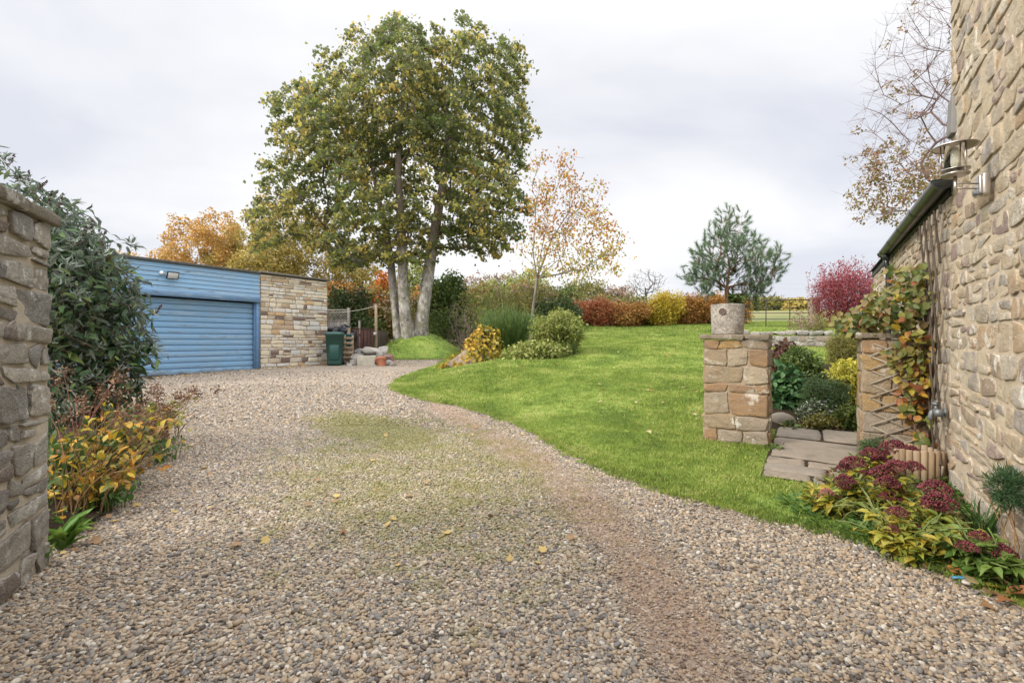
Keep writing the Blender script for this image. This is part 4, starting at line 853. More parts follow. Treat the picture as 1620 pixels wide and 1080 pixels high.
# ------------------------------------------------------------------ wall lantern
def lantern():
    u = -1.78; wz = 2.31; p = A0 + WD * u + GL * .03 + UP * wz; steel = NT('brushed_steel'); n = steel.noise(steel.map(steel.pos(), (1, 1, 30)), 12, 3)
    steel.b.inputs['Roughness'].default_value = .3; steel.bump(n, .05, .002); steel = steel.base((.50, .46, .42), .32, .5, .95)
    root = thing('wall_lantern', p, 'brushed steel wall lantern with a flat round hat and glass cylinder on the house', 'lantern')
    mb = MB(); box(mb, p + GL * .02, (.10, .17, .05), (WD, UP, GL), .012, seg=2); box(mb, p + GL * .05 + UP * .0, (.085, .15, .03), (WD, UP, GL), .012, seg=2); mb.build('back_plate', steel, root)
    mb = MB(); box(mb, p + GL * .055 - UP * .055 - WD * .01, (.06, .045, .05), (WD, UP, GL), .01, seg=2); V, Fc = ICO[3]; mb.add(V * .022 + p + GL * .075 - UP * .058 - WD * .01, Fc); mb.build('sensor', plain('sensor_plastic', (.16, .17, .19), .3, bump=0), root)
    c = p + GL * .205 - WD * .055 + UP * .03
    mb = MB()
    for dz in (.012, -.028): tube(mb, [p + GL * .05 + UP * dz, c + UP * (dz - .015)], .006, 10)
    tube(mb, [c - UP * .10, c + UP * .055], .0125, 14); mb.build('arm', steel, root)
    mb = MB(); lathe(mb, [(0, .048), (.072, .05), (.088, .058), (.092, .066), (.088, .072), (0, .072)], c, 40); lathe(mb, [(.089, .098), (.093, .098), (.093, .106), (.089, .106)], c, 40); mb.build('base_dish', steel, root)
    mb = MB(); lathe(mb, [(.0, .318), (.03, .316), (.13, .292), (.146, .283), (.147, .287), (.13, .298), (.03, .326), (0, .328)], c, 48); mb.build('hat', steel, root)
    for k in range(3):
        a = k * 2.094 + .5; q = np.array((math.cos(a), math.sin(a), 0)) * .088; mb = MB(); tube(mb, [c + q + UP * .06, c + q + UP * .30], .0048, 8); mb.build('post', steel, root)
    g = NT('lantern_glass'); g.b.inputs['Transmission Weight'].default_value = 1.; g.b.inputs['IOR'].default_value = 1.1; g = g.base((.95, .97, .96), .03, .5)
    mb = MB(); lathe(mb, [(.070, .074), (.070, .298), (.067, .298), (.067, .074)], c, 40); mb.build('glass', g, root)
    mb = MB(); lathe(mb, [(0, .072), (.02, .072), (.02, .13), (.026, .135), (.03, .17), (.026, .24), (.012, .262), (0, .265)], c, 24); mb.build('bulb', plain('frosted_bulb', (.78, .74, .62), .3, var=.1, bump=0), root)
    for o in root.children:                                               # true size
        V = np.empty(len(o.data.vertices) * 3, np.float32); o.data.vertices.foreach_get('co', V); V = V.reshape(-1, 3); V = p + (V - p) * .82; o.data.vertices.foreach_set('co', V.astype(np.float32).ravel()); o.data.update()
lantern()

# ------------------------------------------------------------------ trellises
def trellis(name, O, U, N, W, H, ang, step, wide, thick, mat, label, back=None):
    root = thing(name, O + U * W / 2, label, 'trellis'); ca, sa = math.cos(ang), math.sin(ang)
    for s in (1, -1):
        mb = MB(); span = W * sa + H * ca
        for c in np.arange(-span, span + W + H, step):
            # points (u,v) with  -u*sa*s + v*ca = c (+ offset for s=-1)
            ts = np.linspace(-4, 4, 801); base = np.array((-sa * s, ca)) * c if s > 0 else np.array((sa, ca)) * c + np.array((0, 0)); d = np.array((ca, sa * s)); P = base + ts[:, None] * d
            ok = (P[:, 0] > 0) & (P[:, 0] < W) & (P[:, 1] > 0) & (P[:, 1] < H)
            if ok.sum() < 6: continue
            q = P[ok]; e0, e1 = q[0], q[-1]; A, B = [O + U * e[0] + UP * e[1] + N * (.012 + thick * (1.05 if s > 0 else 0)) for e in (e0, e1)]
            dd = unit(B - A); box(mb, (A + B) / 2, (np.linalg.norm(B - A), thick, wide), (dd, N, np.cross(dd, N)), .002)
        mb.build('front_slats' if s > 0 else 'back_slats', mat if s > 0 or back is None else back, root)
    return root
TW = woodmat('trellis_timber', (.26, .21, .155), (.38, .33, .26), 0); TD = woodmat('dark_trellis_timber', (.055, .04, .03), (.12, .092, .07), 0)
trellis('wooden_trellis', A0 + GL * .50 - WD * .016 + UP * .08, -GL, -WD, .47, 1.2, math.radians(26), .125, .017, .009, TW, 'pale wooden lattice trellis fixed across the face of the gate pillar beside the house')
trellis('wooden_trellis', A0 - WD * .66 + GL * .045 + UP * .12, WD, GL, .95, 2.34, math.radians(62), .20, .026, .013, TD, 'tall dark wooden lattice trellis on the house wall under the gutter', woodmat('grey_trellis_timber', (.22, .185, .145), (.36, .32, .265), 0))

# ------------------------------------------------------------------ planter, tub, tap, boulder, gate
def small():
    c = A0 + GL * 1.85 + WD * .22 + UP * 1.383; root = thing('concrete_planter', c, 'round pebbly concrete planter with a small medallion, standing on the gate pillar', 'planter')
    a = NT('aggregate'); P = a.pos(); v = a.vor(P, 85); s = a.n('ShaderNodeSeparateColor'); a.l(v.outputs['Color'], s.inputs[0])
    col = a.mix(a.ramp(s.outputs[0], [(.55, 0.), (.62, 1.)]), (.29, .265, .23), (.46, .43, .385)); col = a.mix(a.ramp(a.noise(P, 6, 5, .7), [(.48, 0.), (.66, .75)]), col, (.165, .135, .11)); a.bump(v.outputs[0], .5, .008); m = a.base(col, .95, .1)
    mb = MB(); lathe(mb, [(0, 0), (.168, 0), (.176, .012), (.182, .17), (.188, .345), (.184, .358), (.172, .358), (.165, .30), (0, .30)], c, 48, wob=lambda V: V * 0 + (.0025 * STW2(V * 1.))[..., None] * np.array((1, 1, .3))); mb.build('pot', m, root)
    d = unit(np.array((-.52 * .9, -.85, 0))); d = unit(np.array((0, -CAM_H * 0, 0)) - c * (1, 1, 0)); d = unit(d + np.array((-.38, .0, 0))); q = c + d * .184 + UP * .265; e = np.cross(UP, d)
    mb = MB(); t = np.linspace(0, 2 * math.pi, 28, endpoint=False)
    rings = [(.040, -.006), (.040, .008), (.033, .011), (.030, .006), (.012, .006), (.008, .010)]
    V = np.concatenate([q + r * (np.cos(t)[:, None] * e + np.sin(t)[:, None] * UP) + n * d for r, n in rings]); n_ = len(t); i = np.arange(len(rings) - 1)[:, None] * n_; j = np.arange(n_)[None]; k = (j + 1) % n_
    mb.add(V, [np.stack([i + j, i + k, i + n_ + k, i + n_ + j], -1).reshape(-1, 4), (np.arange(n_) + n_ * (len(rings) - 1))[None]]); mb.build('medallion', plain('medallion', (.13, .095, .08), .8), root)
    mb = MB(); lathe(mb, [(0, .318), (.1, .32), (.168, .312)], c, 24); mb.build('compost', M_SOIL, root)
    # half barrel of upright staves by the pillar
    c = np.array((3.60, 4.27, 0)); root = thing('stave_tub', c, 'half round planter of upright wooden staves at the foot of the trellised pillar', 'planter'); mb = MB()
    for k in range(22):
        t = k / 22 * 2 * math.pi; d = np.array((math.cos(t), math.sin(t), 0)); e = np.array((-d[1], d[0], 0)); P = c + d * .175 + UP * .02; h = .33 + rng.normal(0, .008); tube(mb, [P, P + UP * h, P + UP * (h + .006)], [.025, .025, .018], 8)
    mb.build('staves', woodmat('stave_timber', (.24, .165, .10), (.36, .27, .18), 2), root); mb = MB(); lathe(mb, [(0, .27), (.16, .27), (.17, .25)], c, 20); mb.build('compost', M_SOIL, root)
    # outside tap with its lagging
    p = A0 + WD * -.62 + UP * .70 + GL * .03; root = thing('outdoor_tap', p, 'blue grey outdoor tap fitting projecting from the house wall below the trellis', 'tap'); gm = plain('tap_grey', (.19, .205, .215), .45, .3, var=.4, vs=30)
    mb = MB(); tube(mb, [p, p + GL * .012], .034, 16); tube(mb, [p, p + GL * .075], .016, 12); tube(mb, [p + GL * .06 - WD * .065, p + GL * .06 + WD * .07], .024, 14); tube(mb, [p + GL * .06 - WD * .10, p + GL * .06 - WD * .065], .032, 14); mb.build('body', gm, root)
    mb = MB(); tube(mb, [p + GL * .06 + WD * .02, p + GL * .06 + WD * .02 + UP * .06], .015, 12); tube(mb, [p + GL * .06 + WD * .02 + UP * .058, p + GL * .06 + WD * .02 + UP * .078], .030, 12); box(mb, p + GL * .06 + WD * .02 + UP * .085, (.10, .016, .014), (WD, GL, UP), .005); mb.build('handle', gm, root)
    mb = MB(); q = p + GL * .06 + WD * .065; tube(mb, [q, q + GL * .02 - UP * .01, q + GL * .03 - UP * .05, q + GL * .03 - UP * .075], [.02, .02, .019, .022], 12); mb.build('spout', gm, root)
    mb = MB(); V, Fc = ICO[4]; w = Wob(1.2); w2 = Wob(5); c = ground_at(1237, 6.5, .06); V = V * (1 + .05 * w(V) + .012 * w2(V))[:, None] * (.19, .16, .145); mb.add(V + c, Fc); o = mb.build('boulder', plain('boulder', (.22, .19, .15), .9, var=.5, vs=6, bump=.5)); tag(o, 'rounded brown boulder at the corner of the garden bed behind the gate pillar', 'boulder')
    # estate gate far across the lawn
    a, b = at(1176, 508, 21.), at(1285, 508, 20.4); a[2], b[2] = Tz(*a[:2]) + .06, Tz(*b[:2]) + .06; D = unit(b - a); L = np.linalg.norm(b - a); N = unit(np.array((D[1], -D[0], 0))); U2 = np.cross(N, D); U2 = UP
    root = thing('field_gate', (a + b) / 2, 'dark iron estate gate of five thin rails at the far edge of the lawn', 'gate'); im = plain('iron', (.035, .028, .028), .6, var=.4, bump=0)
    for h in (0, .30, .56, .80, 1.12): mb = MB(); tube(mb, [a + U2 * h, b + U2 * h], .016 if h < 1 else .022, 8); mb.build('rail', im, root)
    for t in (0, .335, .68, 1): mb = MB(); tube(mb, [a + (b - a) * t - UP * .06, a + (b - a) * t + UP * 1.12], .02, 8); mb.build('upright', im, root)
    q = at(1287.5, 508, 20.4); q[2] = Tz(*q[:2]); root = thing('stone_gatepost', q, 'squat stone gatepost at the end of the iron gate, beside the crimson shrub', 'gatepost')
    mb = MB(); stone(mb, -.17, -.05, .34, 1.32, (q, np.array((1., 0, 0)), np.array((0, -1., 0))), .34, 0, .17, .06, 0, None, .01, .008, .03, .03); mb.build('shaft', M_CAP, root)
    # overhead lines beyond
    for k, (z0, z1) in enumerate(((440, 446), (446, 452), (461, 463), (466, 468), (482, 484))):
        p0, p1 = at(960, z0 - 6, 150), at(1700, z1 + 8, 150); t = np.linspace(0, 1, 30)[:, None]; P = p0 + (p1 - p0) * t - UP * (1.5 * 4 * t * (1 - t)); P[:, 1] += k * 2
        mb = MB(); tube(mb, P, .016, 4); o = mb.build('power_line', plain('wire', (.35, .35, .37), .6, bump=0)); tag(o, 'thin overhead wire crossing the sky beyond the field', 'wire', 'overhead wires beyond the field')
reseed(15); small()
# ------------------------------------------------------------------ leaves and branches
TM = {}
TM['diamond'] = (np.array([(0, 0, 0), (.5, .42, .06), (0, 1, -.05), (-.5, .42, .06)]), [np.array([(0, 1, 2, 3)])])
TM['lobed'] = (np.array([(0, 0, 0), (.42, .12, .04), (.5, .55, .06), (.2, .62, .02), (0, 1, -.06), (-.2, .62, .02), (-.5, .55, .06), (-.42, .12, .04), (0, .4, -.02)]),
               [np.array([(8, 0, 1, 2), (8, 2, 3, 4), (8, 4, 5, 6), (8, 6, 7, 0)])])
_ov = np.array([(0, 0, 0), (0, .35, -.03), (0, .7, -.05), (0, 1, -.16), (.42, .3, .07), (.36, .66, .03), (-.42, .3, .07), (-.36, .66, .03)])
TM['ovate'] = (_ov, [np.array([(0, 4, 1), (2, 5, 3), (0, 1, 6), (2, 3, 7)]), np.array([(1, 4, 5, 2), (1, 2, 7, 6)])])
_l = _ov.copy(); _l[:, 2] *= np.where(_l[:, 0] == 0, 1.6, .5); TM['lance'] = (_l, TM['ovate'][1])
_b = np.array([(-.5, 0, 0), (.5, 0, 0), (.42, .4, .05), (-.42, .4, .05), (.3, .75, -.02), (-.3, .75, -.02), (0, 1, -.18)]); TM['blade'] = (_b, [np.array([(0, 1, 2, 3), (3, 2, 4, 5)]), np.array([(5, 4, 6)])])
TM['needle'] = (np.array([(-.5, 0, 0), (.5, 0, 0), (0, 1, 0)]), [np.array([(0, 1, 2)])])
def leaves(mb, P, D, Nn, S, kind, width, mi=0):
    P, D = np.asarray(P, float), unit(D); n = len(P)
    if n == 0: return
    X = unit(np.cross(D, Nn)); Z = np.cross(X, D); Vt, Fs = TM[kind]; S = np.broadcast_to(np.asarray(S, float), (n,))[:, None, None]; W = np.broadcast_to(np.asarray(width, float), (n,))[:, None, None]
    curl = rng.uniform(-.2, 2.6, (n, 1, 1)); W = W * rng.uniform(.8, 1.15, (n, 1, 1))
    V = P[:, None] + S * (Vt[None, :, :1] * W * X[:, None] + Vt[None, :, 1:2] * D[:, None] + curl * Vt[None, :, 2:] * Z[:, None])
    o = np.arange(n)[:, None, None] * len(Vt); mb.add(V.reshape(-1, 3), [(f[None] + o).reshape(-1, f.shape[1]) for f in Fs], mi)
def rnd(n): return unit(rng.normal(size=(n, 3)))

def in_ells(n, ells, shell=0.):
    """points spread through a union of ellipsoids (centre, radii)"""
    vol = np.array([np.prod(e[1]) ** .75 for e in ells]); k = rng.choice(len(ells), n, p=vol / vol.sum()); d = rnd(n); r = rng.random(n) ** (1 / 3); r = np.maximum(r, shell * rng.random(n) ** .3)
    return np.array([e[0] for e in ells])[k] + d * r[:, None] * np.array([e[1] for e in ells])[k]
def thin(P, dmin):
    keep = []
    for i, p in enumerate(P):
        if not keep or ((P[keep] - p) ** 2).sum(1).min() > dmin * dmin: keep.append(i)
    return P[keep]
class Wood:
    """branches grown to reach every target: each new shoot leaves the nearest suitable point of the wood so far"""
    def __init__(s): s.P, s.par, s.dir = [], [], []
    def stem(s, pts, start=-1):
        j = start
        for i, p in enumerate(pts):
            p = np.asarray(p, float); d = unit(p - s.P[j]) if j >= 0 else np.array((0, 0, 1.)); s.P.append(p); s.par.append(j); s.dir.append(d); j = len(s.P) - 1
        return j
    def reach(s, targets, seg=.35, wig=.12, turn=1.2, lift=.25, root_ok=0.):
        base = s.P[0]; T_ = targets[np.argsort(np.linalg.norm((targets - base) * (1, 1, .8), axis=1))]
        for t in T_:
            P = np.array(s.P); d = t - P; L = np.linalg.norm(d, axis=1); c = (d * np.array(s.dir)).sum(1) / np.maximum(L, 1e-6)
            cost = L * (1 + turn * (1 - c) * .5) + (P[:, 2] - base[2] < root_ok) * 1e3
            j = int(np.argmin(cost)); n = max(1, int(L[j] / seg)); a = P[j]; m = a + unit(s.dir[j]) * L[j] * .4 + UP * L[j] * lift * .3; u = np.arange(1, n + 1)[:, None] / n
            Q = (1 - u) ** 2 * a + 2 * u * (1 - u) * m + u * u * t; Q[:-1] += rng.normal(0, wig * L[j] / max(n, 1) * .5, Q[:-1].shape); s.stem(Q, j)
        return s
    def radii(s, tip, expo=.5, cap=9e9):
        n = len(s.P); c = np.zeros(n); has = np.zeros(n, bool); par = np.array(s.par)
        has[par[par >= 0]] = True; c[~has] = 1
        for i in range(n - 1, 0, -1):
            if par[i] >= 0: c[par[i]] += c[i]
        return np.minimum(tip * c ** expo, cap)
    def mesh(s, mb, r, rmin=0., flare=0., sides=6, mi=0):
        n = len(s.P); P = np.array(s.P); par = np.array(s.par); kids = [[] for _ in range(n)]
        for i in range(n):
            if par[i] >= 0: kids[par[i]].append(i)
        st = [(i, None) for i in range(n) if par[i] < 0]
        while st:
            i, p = st.pop(); ch = [i]; rr = [r[i]]
            if p is not None: ch = [p, i]; rr = [min(r[p], r[i] * 1.25), r[i]]
            while kids[ch[-1]]:
                k = max(kids[ch[-1]], key=lambda q: r[q])
                st += [(q, ch[-1]) for q in kids[ch[-1]] if q != k]; ch.append(k); rr.append(r[k])
            if len(ch) < 2 or max(rr) < rmin: continue
            rr = np.array(rr); rr[-1] *= .45
            if flare and p is None: h = P[ch][:, 2] - P[ch[0]][2]; rr = rr * (1 + flare * np.exp(-h / .35))
            tube(mb, P[ch], rr, 4 if rr.max() < .012 else (sides if rr.max() < .06 else 12), mi, cap=False)
def leaf_clusters(mb, C, n, rad, size, kind, width, droop=.3, wind=(0, 0, 0), out=None, flat=.5):
    """n leaves round every cluster centre"""
    k = np.repeat(np.arange(len(C)), n); m = len(k); rr = np.broadcast_to(np.asarray(rad, float), (len(C),))[k]
    P = C[k] + rnd(m) * (rr * rng.random(m) ** .45)[:, None]; D = unit(rnd(m) * .8 - UP * droop + np.asarray(wind) + (0 if out is None else unit(P - out) * .6)); N = unit(rnd(m) * .8 + UP * flat)
    leaves(mb, P, D, N, size * np.exp(rng.normal(0, .22, m)), kind, width)

def tree(name, label, cat, base, ells, mats, n_t=90, dmin=.5, n_l=40, rad=.35, size=.12, kind='diamond', width=.8, tip=.006, stems=None, group=None, expo=.5, seg=.35, droop=.3, wind=(0, 0, 0), turn=1.2, lift=.25, skip=0., root_ok=.8, cap=9e9, flare=.4, crown='crown', trunk='trunk', wig=.12, shell=.5, lmb=None, rmin=0.):
    base = np.asarray(base, float); root = thing(name, base, label, cat, group); C = thin(in_ells(n_t * 4, ells, shell), dmin)[:n_t]; w = Wood()
    top = np.mean([e[0] for e in ells], 0)
    if stems is None: t = np.linspace(0, 1, 7)[:, None]; stems = [base - UP * .1 + (top - base + UP * .1) * t * (1, 1, 1) + np.concatenate([np.zeros((1, 3)), rng.normal(0, .03 * np.linalg.norm(top - base) * .5, (6, 3)) * (1, 1, 0)])]
    ends = [w.stem(s_) for s_ in stems]; w.reach(C, seg, wig, turn, lift, root_ok); r = w.radii(tip, expo, cap); mb = MB(); w.mesh(mb, r, rmin, flare); mb.build(trunk, mats[0], root)
    if mats[1] is not None:
        L = C[rng.random(len(C)) >= skip]; mb = MB(); leaf_clusters(mb, L, n_l, rad, size, kind, width, droop, wind)
        mb.build(crown, mats[1], root)
    return root, C
def E(px, py, Y, rx, ry, rd=None):            # an ellipsoid placed by what it covers: centre pixel, half sizes in pixels, depth
    return (at(px, py, Y), np.array((rx / F * Y, (rd if rd is not None else rx / F * Y), ry / F * Y)))

BK_GREY = barkmat('bark_grey', (.10, .085, .07), (.48, .45, .41), 4., .45, .8, (.24, .23, .17))
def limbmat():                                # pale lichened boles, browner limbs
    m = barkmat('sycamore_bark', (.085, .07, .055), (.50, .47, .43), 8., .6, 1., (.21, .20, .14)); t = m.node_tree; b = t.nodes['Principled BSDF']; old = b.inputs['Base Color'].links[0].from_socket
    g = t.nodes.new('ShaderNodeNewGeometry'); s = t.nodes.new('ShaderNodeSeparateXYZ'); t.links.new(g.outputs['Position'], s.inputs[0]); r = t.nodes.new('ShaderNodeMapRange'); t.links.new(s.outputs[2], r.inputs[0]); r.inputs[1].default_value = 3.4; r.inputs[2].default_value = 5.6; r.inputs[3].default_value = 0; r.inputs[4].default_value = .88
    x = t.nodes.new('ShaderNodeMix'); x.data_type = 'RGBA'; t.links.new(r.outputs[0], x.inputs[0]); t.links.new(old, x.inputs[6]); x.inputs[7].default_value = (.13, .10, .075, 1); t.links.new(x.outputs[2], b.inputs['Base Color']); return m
BK_DARK = barkmat('bark_dark', (.035, .027, .022), (.085, .07, .055), 8.)
BK_TWIG = barkmat('bark_twig', (.085, .055, .05), (.17, .125, .115), 8.)
BK_PALE = barkmat('bark_pale', (.20, .175, .14), (.48, .45, .41), 7., .6, .5, (.10, .09, .075))
BK_PINE = barkmat('bark_pine', (.14, .085, .05), (.26, .165, .10), 30.)

# ------------------------------------------------------------------ the big sycamore
def sycamore():
    Y = 19.4; b = [np.array((*at(px, 530, y)[:2], 0)) for px, y in ((630, 19.4), (645, 19.0), (668, 19.2))]
    for q in b: q[2] = Tz(q[0], q[1]) - .1
    root = thing('sycamore_tree', (b[1][0], b[1][1], b[1][2] + .1), 'tall sycamore with three pale grey trunks and green gold foliage on a grass mound', 'tree')
    pts = [[(632, 533), (627, 500), (622, 460), (619, 420), (612, 370), (598, 310), (585, 240), (575, 170)],
           [(648, 533), (641, 500), (638, 460), (637, 415), (634, 350), (630, 280), (632, 200), (640, 120), (645, 70)],
           [(664, 533), (668, 500), (675, 450), (684, 390), (694, 330), (704, 270), (708, 200), (700, 130)]]
    ells = [E(650, 175, Y, 120, 125, 3.2), E(745, 185, Y, 95, 115, 2.6), E(560, 235, Y, 110, 95, 2.8), E(600, 320, Y, 130, 75, 3.), E(760, 320, Y, 75, 85, 2.4), E(660, 80, Y, 70, 42, 1.6), E(520, 110, Y, 28, 45, .8), E(555, 95, Y, 50, 45, 1.2),
            E(478, 245, Y, 48, 30, 1.3), E(470, 175, Y, 42, 28, 1.2), E(450, 285, Y, 46, 26, 1.3), E(490, 345, Y, 82, 48, 1.8), E(455, 215, Y, 30, 16, .8), E(520, 170, Y, 55, 50, 1.4), E(430, 272, Y, 24, 16, .7), E(440, 375, Y, 45, 28, 1.1), E(800, 110, Y, 35, 45, 1.2), E(820, 205, Y, 27, 60, 1.), E(690, 45, Y, 20, 18, .5), E(640, 380, Y, 70, 26, 1.6), E(560, 378, Y, 70, 34, 1.6), E(600, 398, Y - .6, 45, 24, 1.), E(560, 405, Y - .3, 45, 22, 1.2), E(640, 402, Y - .8, 45, 20, .8), E(740, 55, Y, 35, 25, .8), E(780, 370, Y, 45, 32, 1.2)]
    C = thin(in_ells(7500, ells, .45), .49)
    # open sky between the limbs, ragged windblown left side
    px = 810 + C[:, 0] / C[:, 1] * F; py = 540 - (C[:, 2] - CAM_H) / C[:, 1] * F
    gap = Wob(1.7)(C) + .6 * Wob(3.2)(C); C = C[gap > -.48 - .42 * sm(px, 640, 800)]; print('sycamore clusters', len(C))
    D0 = np.array([b[i][2] for i in range(3)])
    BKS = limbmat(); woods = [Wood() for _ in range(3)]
    for w, pl, q in zip(woods, pts, b):
        dY = rng.normal(0, .12, len(pl)); dY[0] = 0; S = [at(x, y, q[1] + dy) for (x, y), dy in zip(pl, dY)]; S[0] = np.array((S[0][0], q[1], q[2])); w.stem(S)
    A = np.array([np.min([np.linalg.norm((np.array(w.P)[3:] - c), axis=1).min() for w in [woods[i]]]) if False else 0 for i in range(1) for c in C[:1]])
    dist = np.stack([np.array([np.linalg.norm(np.array(w.P)[3:] - c, axis=1).min() for c in C]) for w in woods], 1) + rng.normal(0, .35, (len(C), 3)); own = dist.argmin(1)
    for i, w in enumerate(woods):
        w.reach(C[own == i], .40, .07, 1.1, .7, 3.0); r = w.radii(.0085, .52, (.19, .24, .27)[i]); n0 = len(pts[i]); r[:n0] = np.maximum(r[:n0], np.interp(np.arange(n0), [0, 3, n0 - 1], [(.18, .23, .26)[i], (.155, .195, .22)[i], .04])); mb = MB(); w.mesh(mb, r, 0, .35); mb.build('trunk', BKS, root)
    px = 810 + C[:, 0] / C[:, 1] * F; mb = MB(); k = np.repeat(np.arange(len(C)), 58); m = len(k); o_ = rnd(m) * (rng.random(m) ** .5)[:, None] * np.array((.40, .34, .21)) * rng.uniform(.65, 1.15, len(C))[k][:, None]; o_[:, 2] -= o_[:, 0] * .45 * np.sign(C[k, 0] + 4.0); leaves(mb, C[k] + o_, unit(rnd(m) * .8 - UP * .5 + (-.3, 0, 0)), unit(rnd(m) * .8 + UP * .4), .118 * np.exp(rng.normal(0, .28, m)), 'lobed', .95)
    k = rng.integers(0, len(C), 6000); leaves(mb, C[k] + rng.normal(0, .25, (6000, 3)), rnd(6000) - UP * .4, rnd(6000), rng.uniform(.09, .14, 6000), 'lobed', .9)
    mb.build('crown', leafmat('sycamore_leaf', [(.13, .205, .055), (.215, .275, .065), (.34, .35, .08), (.46, .41, .10), (.62, .51, .15), (.60, .43, .12)], 1.25, .54, (.17, .19, .09), pscale=.7), root)
reseed(40); sycamore()

# ------------------------------------------------------------------ the young orange cherry
def cherry():
    Y = 17.; b = ground_at(839, Y); pts = [[(839, 0), (841, 505), (846, 470), (850, 440), (856, 400), (866, 350), (880, 300), (893, 265)], [(849, 445), (843, 400), (847, 350), (850, 300)], [(850, 440), (890, 405), (930, 365), (955, 325)], [(852, 425), (872, 380), (900, 335), (915, 295)]]
    root = thing('cherry_tree', b, 'young slender cherry with a pale trunk and sparse orange and yellow leaves', 'tree'); w = Wood(); S = [at(x, y, Y) for x, y in pts[0][1:]]; w.stem([b - UP * .1] + S)
    for pl in pts[1:]:
        P = np.array(w.P); p0 = at(*pl[0], Y); j = int(np.argmin(np.linalg.norm(P - p0, axis=1))); w.stem([at(x, y, Y + rng.normal(0, .4)) for x, y in pl[1:]], j)
    ells = [E(880, 330, Y, 50, 70, 1.2), E(925, 370, Y, 55, 55, 1.2), E(960, 390, Y, 38, 40, .9), E(870, 400, Y, 55, 40, 1.1), E(860, 280, Y, 28, 38, .7), E(895, 270, Y, 25, 30, .6), E(930, 420, Y, 55, 25, 1.), E(985, 370, Y, 14, 14, .3), E(940, 310, Y, 22, 30, .5)]
    C = thin(in_ells(1500, ells, .4), .21)[:300]; w.reach(C, .3, .14, 1.6, .2, 1.6); tp = np.array([at(905, 232, Y), at(925, 250, Y), at(960, 290, Y + .2), at(1003, 378, Y), at(845, 245, Y)]); w.reach(tp, .3, .1, 1.2, .3, 2); mb = MB(); r = w.radii(.0055, .46); w.mesh(mb, r, 0, .4); mb.build('trunk', barkmat('cherry_bark', (.10, .085, .065), (.30, .27, .23), 9.), root)
    C2 = C[rng.random(len(C)) > .18]; up = sm(C2[:, 2], 3.6, 5.6); mb = MB(); n = (7 + 13 * rng.random(len(C2))).astype(int); k = np.repeat(np.arange(len(C2)), n); P = C2[k] + rng.normal(0, .13, (len(k), 3))
    hot = rng.random(len(k)) < up[k] * .62 + .10
    for sel, nm, cols in ((~hot, 'crown', [(.26, .27, .05), (.46, .38, .065), (.54, .40, .07), (.40, .30, .06)]), (hot, 'crown_tips', [(.42, .17, .05), (.50, .22, .04), (.34, .13, .06), (.50, .29, .07)])):
        mb = MB(); m = sel.sum(); leaves(mb, P[sel], rnd(m) * .7 - UP * .5 + (.2, 0, 0), rnd(m), rng.uniform(.085, .14, m), 'ovate', .62); mb.build(nm, leafmat('cherry_' + nm, cols, .5, .35), root)
reseed(41); cherry()

# ------------------------------------------------------------------ woodland and shrubs behind
LM = dict(
    orange=leafmat('birch_orange', [(.40, .21, .06), (.52, .29, .08), (.56, .36, .11), (.44, .31, .10)], .6, .3),
    gold=leafmat('birch_gold', [(.36, .28, .075), (.46, .36, .10), (.28, .25, .065), (.50, .34, .09)], .6, .3),
    olive=leafmat('olive_leaf', [(.11, .13, .03), (.18, .185, .045), (.29, .25, .06), (.16, .155, .04)], .7, .3),
    dark=leafmat('dark_leaf', [(.035, .062, .022), (.055, .09, .028), (.09, .125, .035)], .6, .15),
    green=leafmat('mid_leaf', [(.055, .095, .02), (.09, .14, .03), (.15, .19, .04)], .6, .25),
    lime=leafmat('lime_leaf', [(.17, .22, .045), (.26, .30, .07), (.36, .36, .11), (.13, .18, .04)], .6, .3),
    flame=leafmat('flame_leaf', [(.50, .15, .02), (.58, .23, .03), (.42, .12, .03)], .5, .3),
    rust=leafmat('rust_leaf', [(.34, .14, .04), (.46, .22, .055), (.26, .14, .04), (.50, .29, .07)], .7, .25),
    redor=leafmat('red_orange_leaf', [(.40, .10, .055), (.44, .17, .06), (.28, .11, .05), (.32, .24, .08)], .6, .25),
    yellow=leafmat('yellow_leaf', [(.52, .38, .04), (.62, .47, .06), (.42, .33, .05)], .5, .3),
    tan=leafmat('tan_leaf', [(.24, .17, .11), (.33, .24, .16), (.28, .18, .13)], .6, .2),
    crimson=leafmat('crimson_leaf', [(.18, .03, .045), (.24, .05, .065), (.32, .06, .08), (.20, .07, .07)], .6, .25))
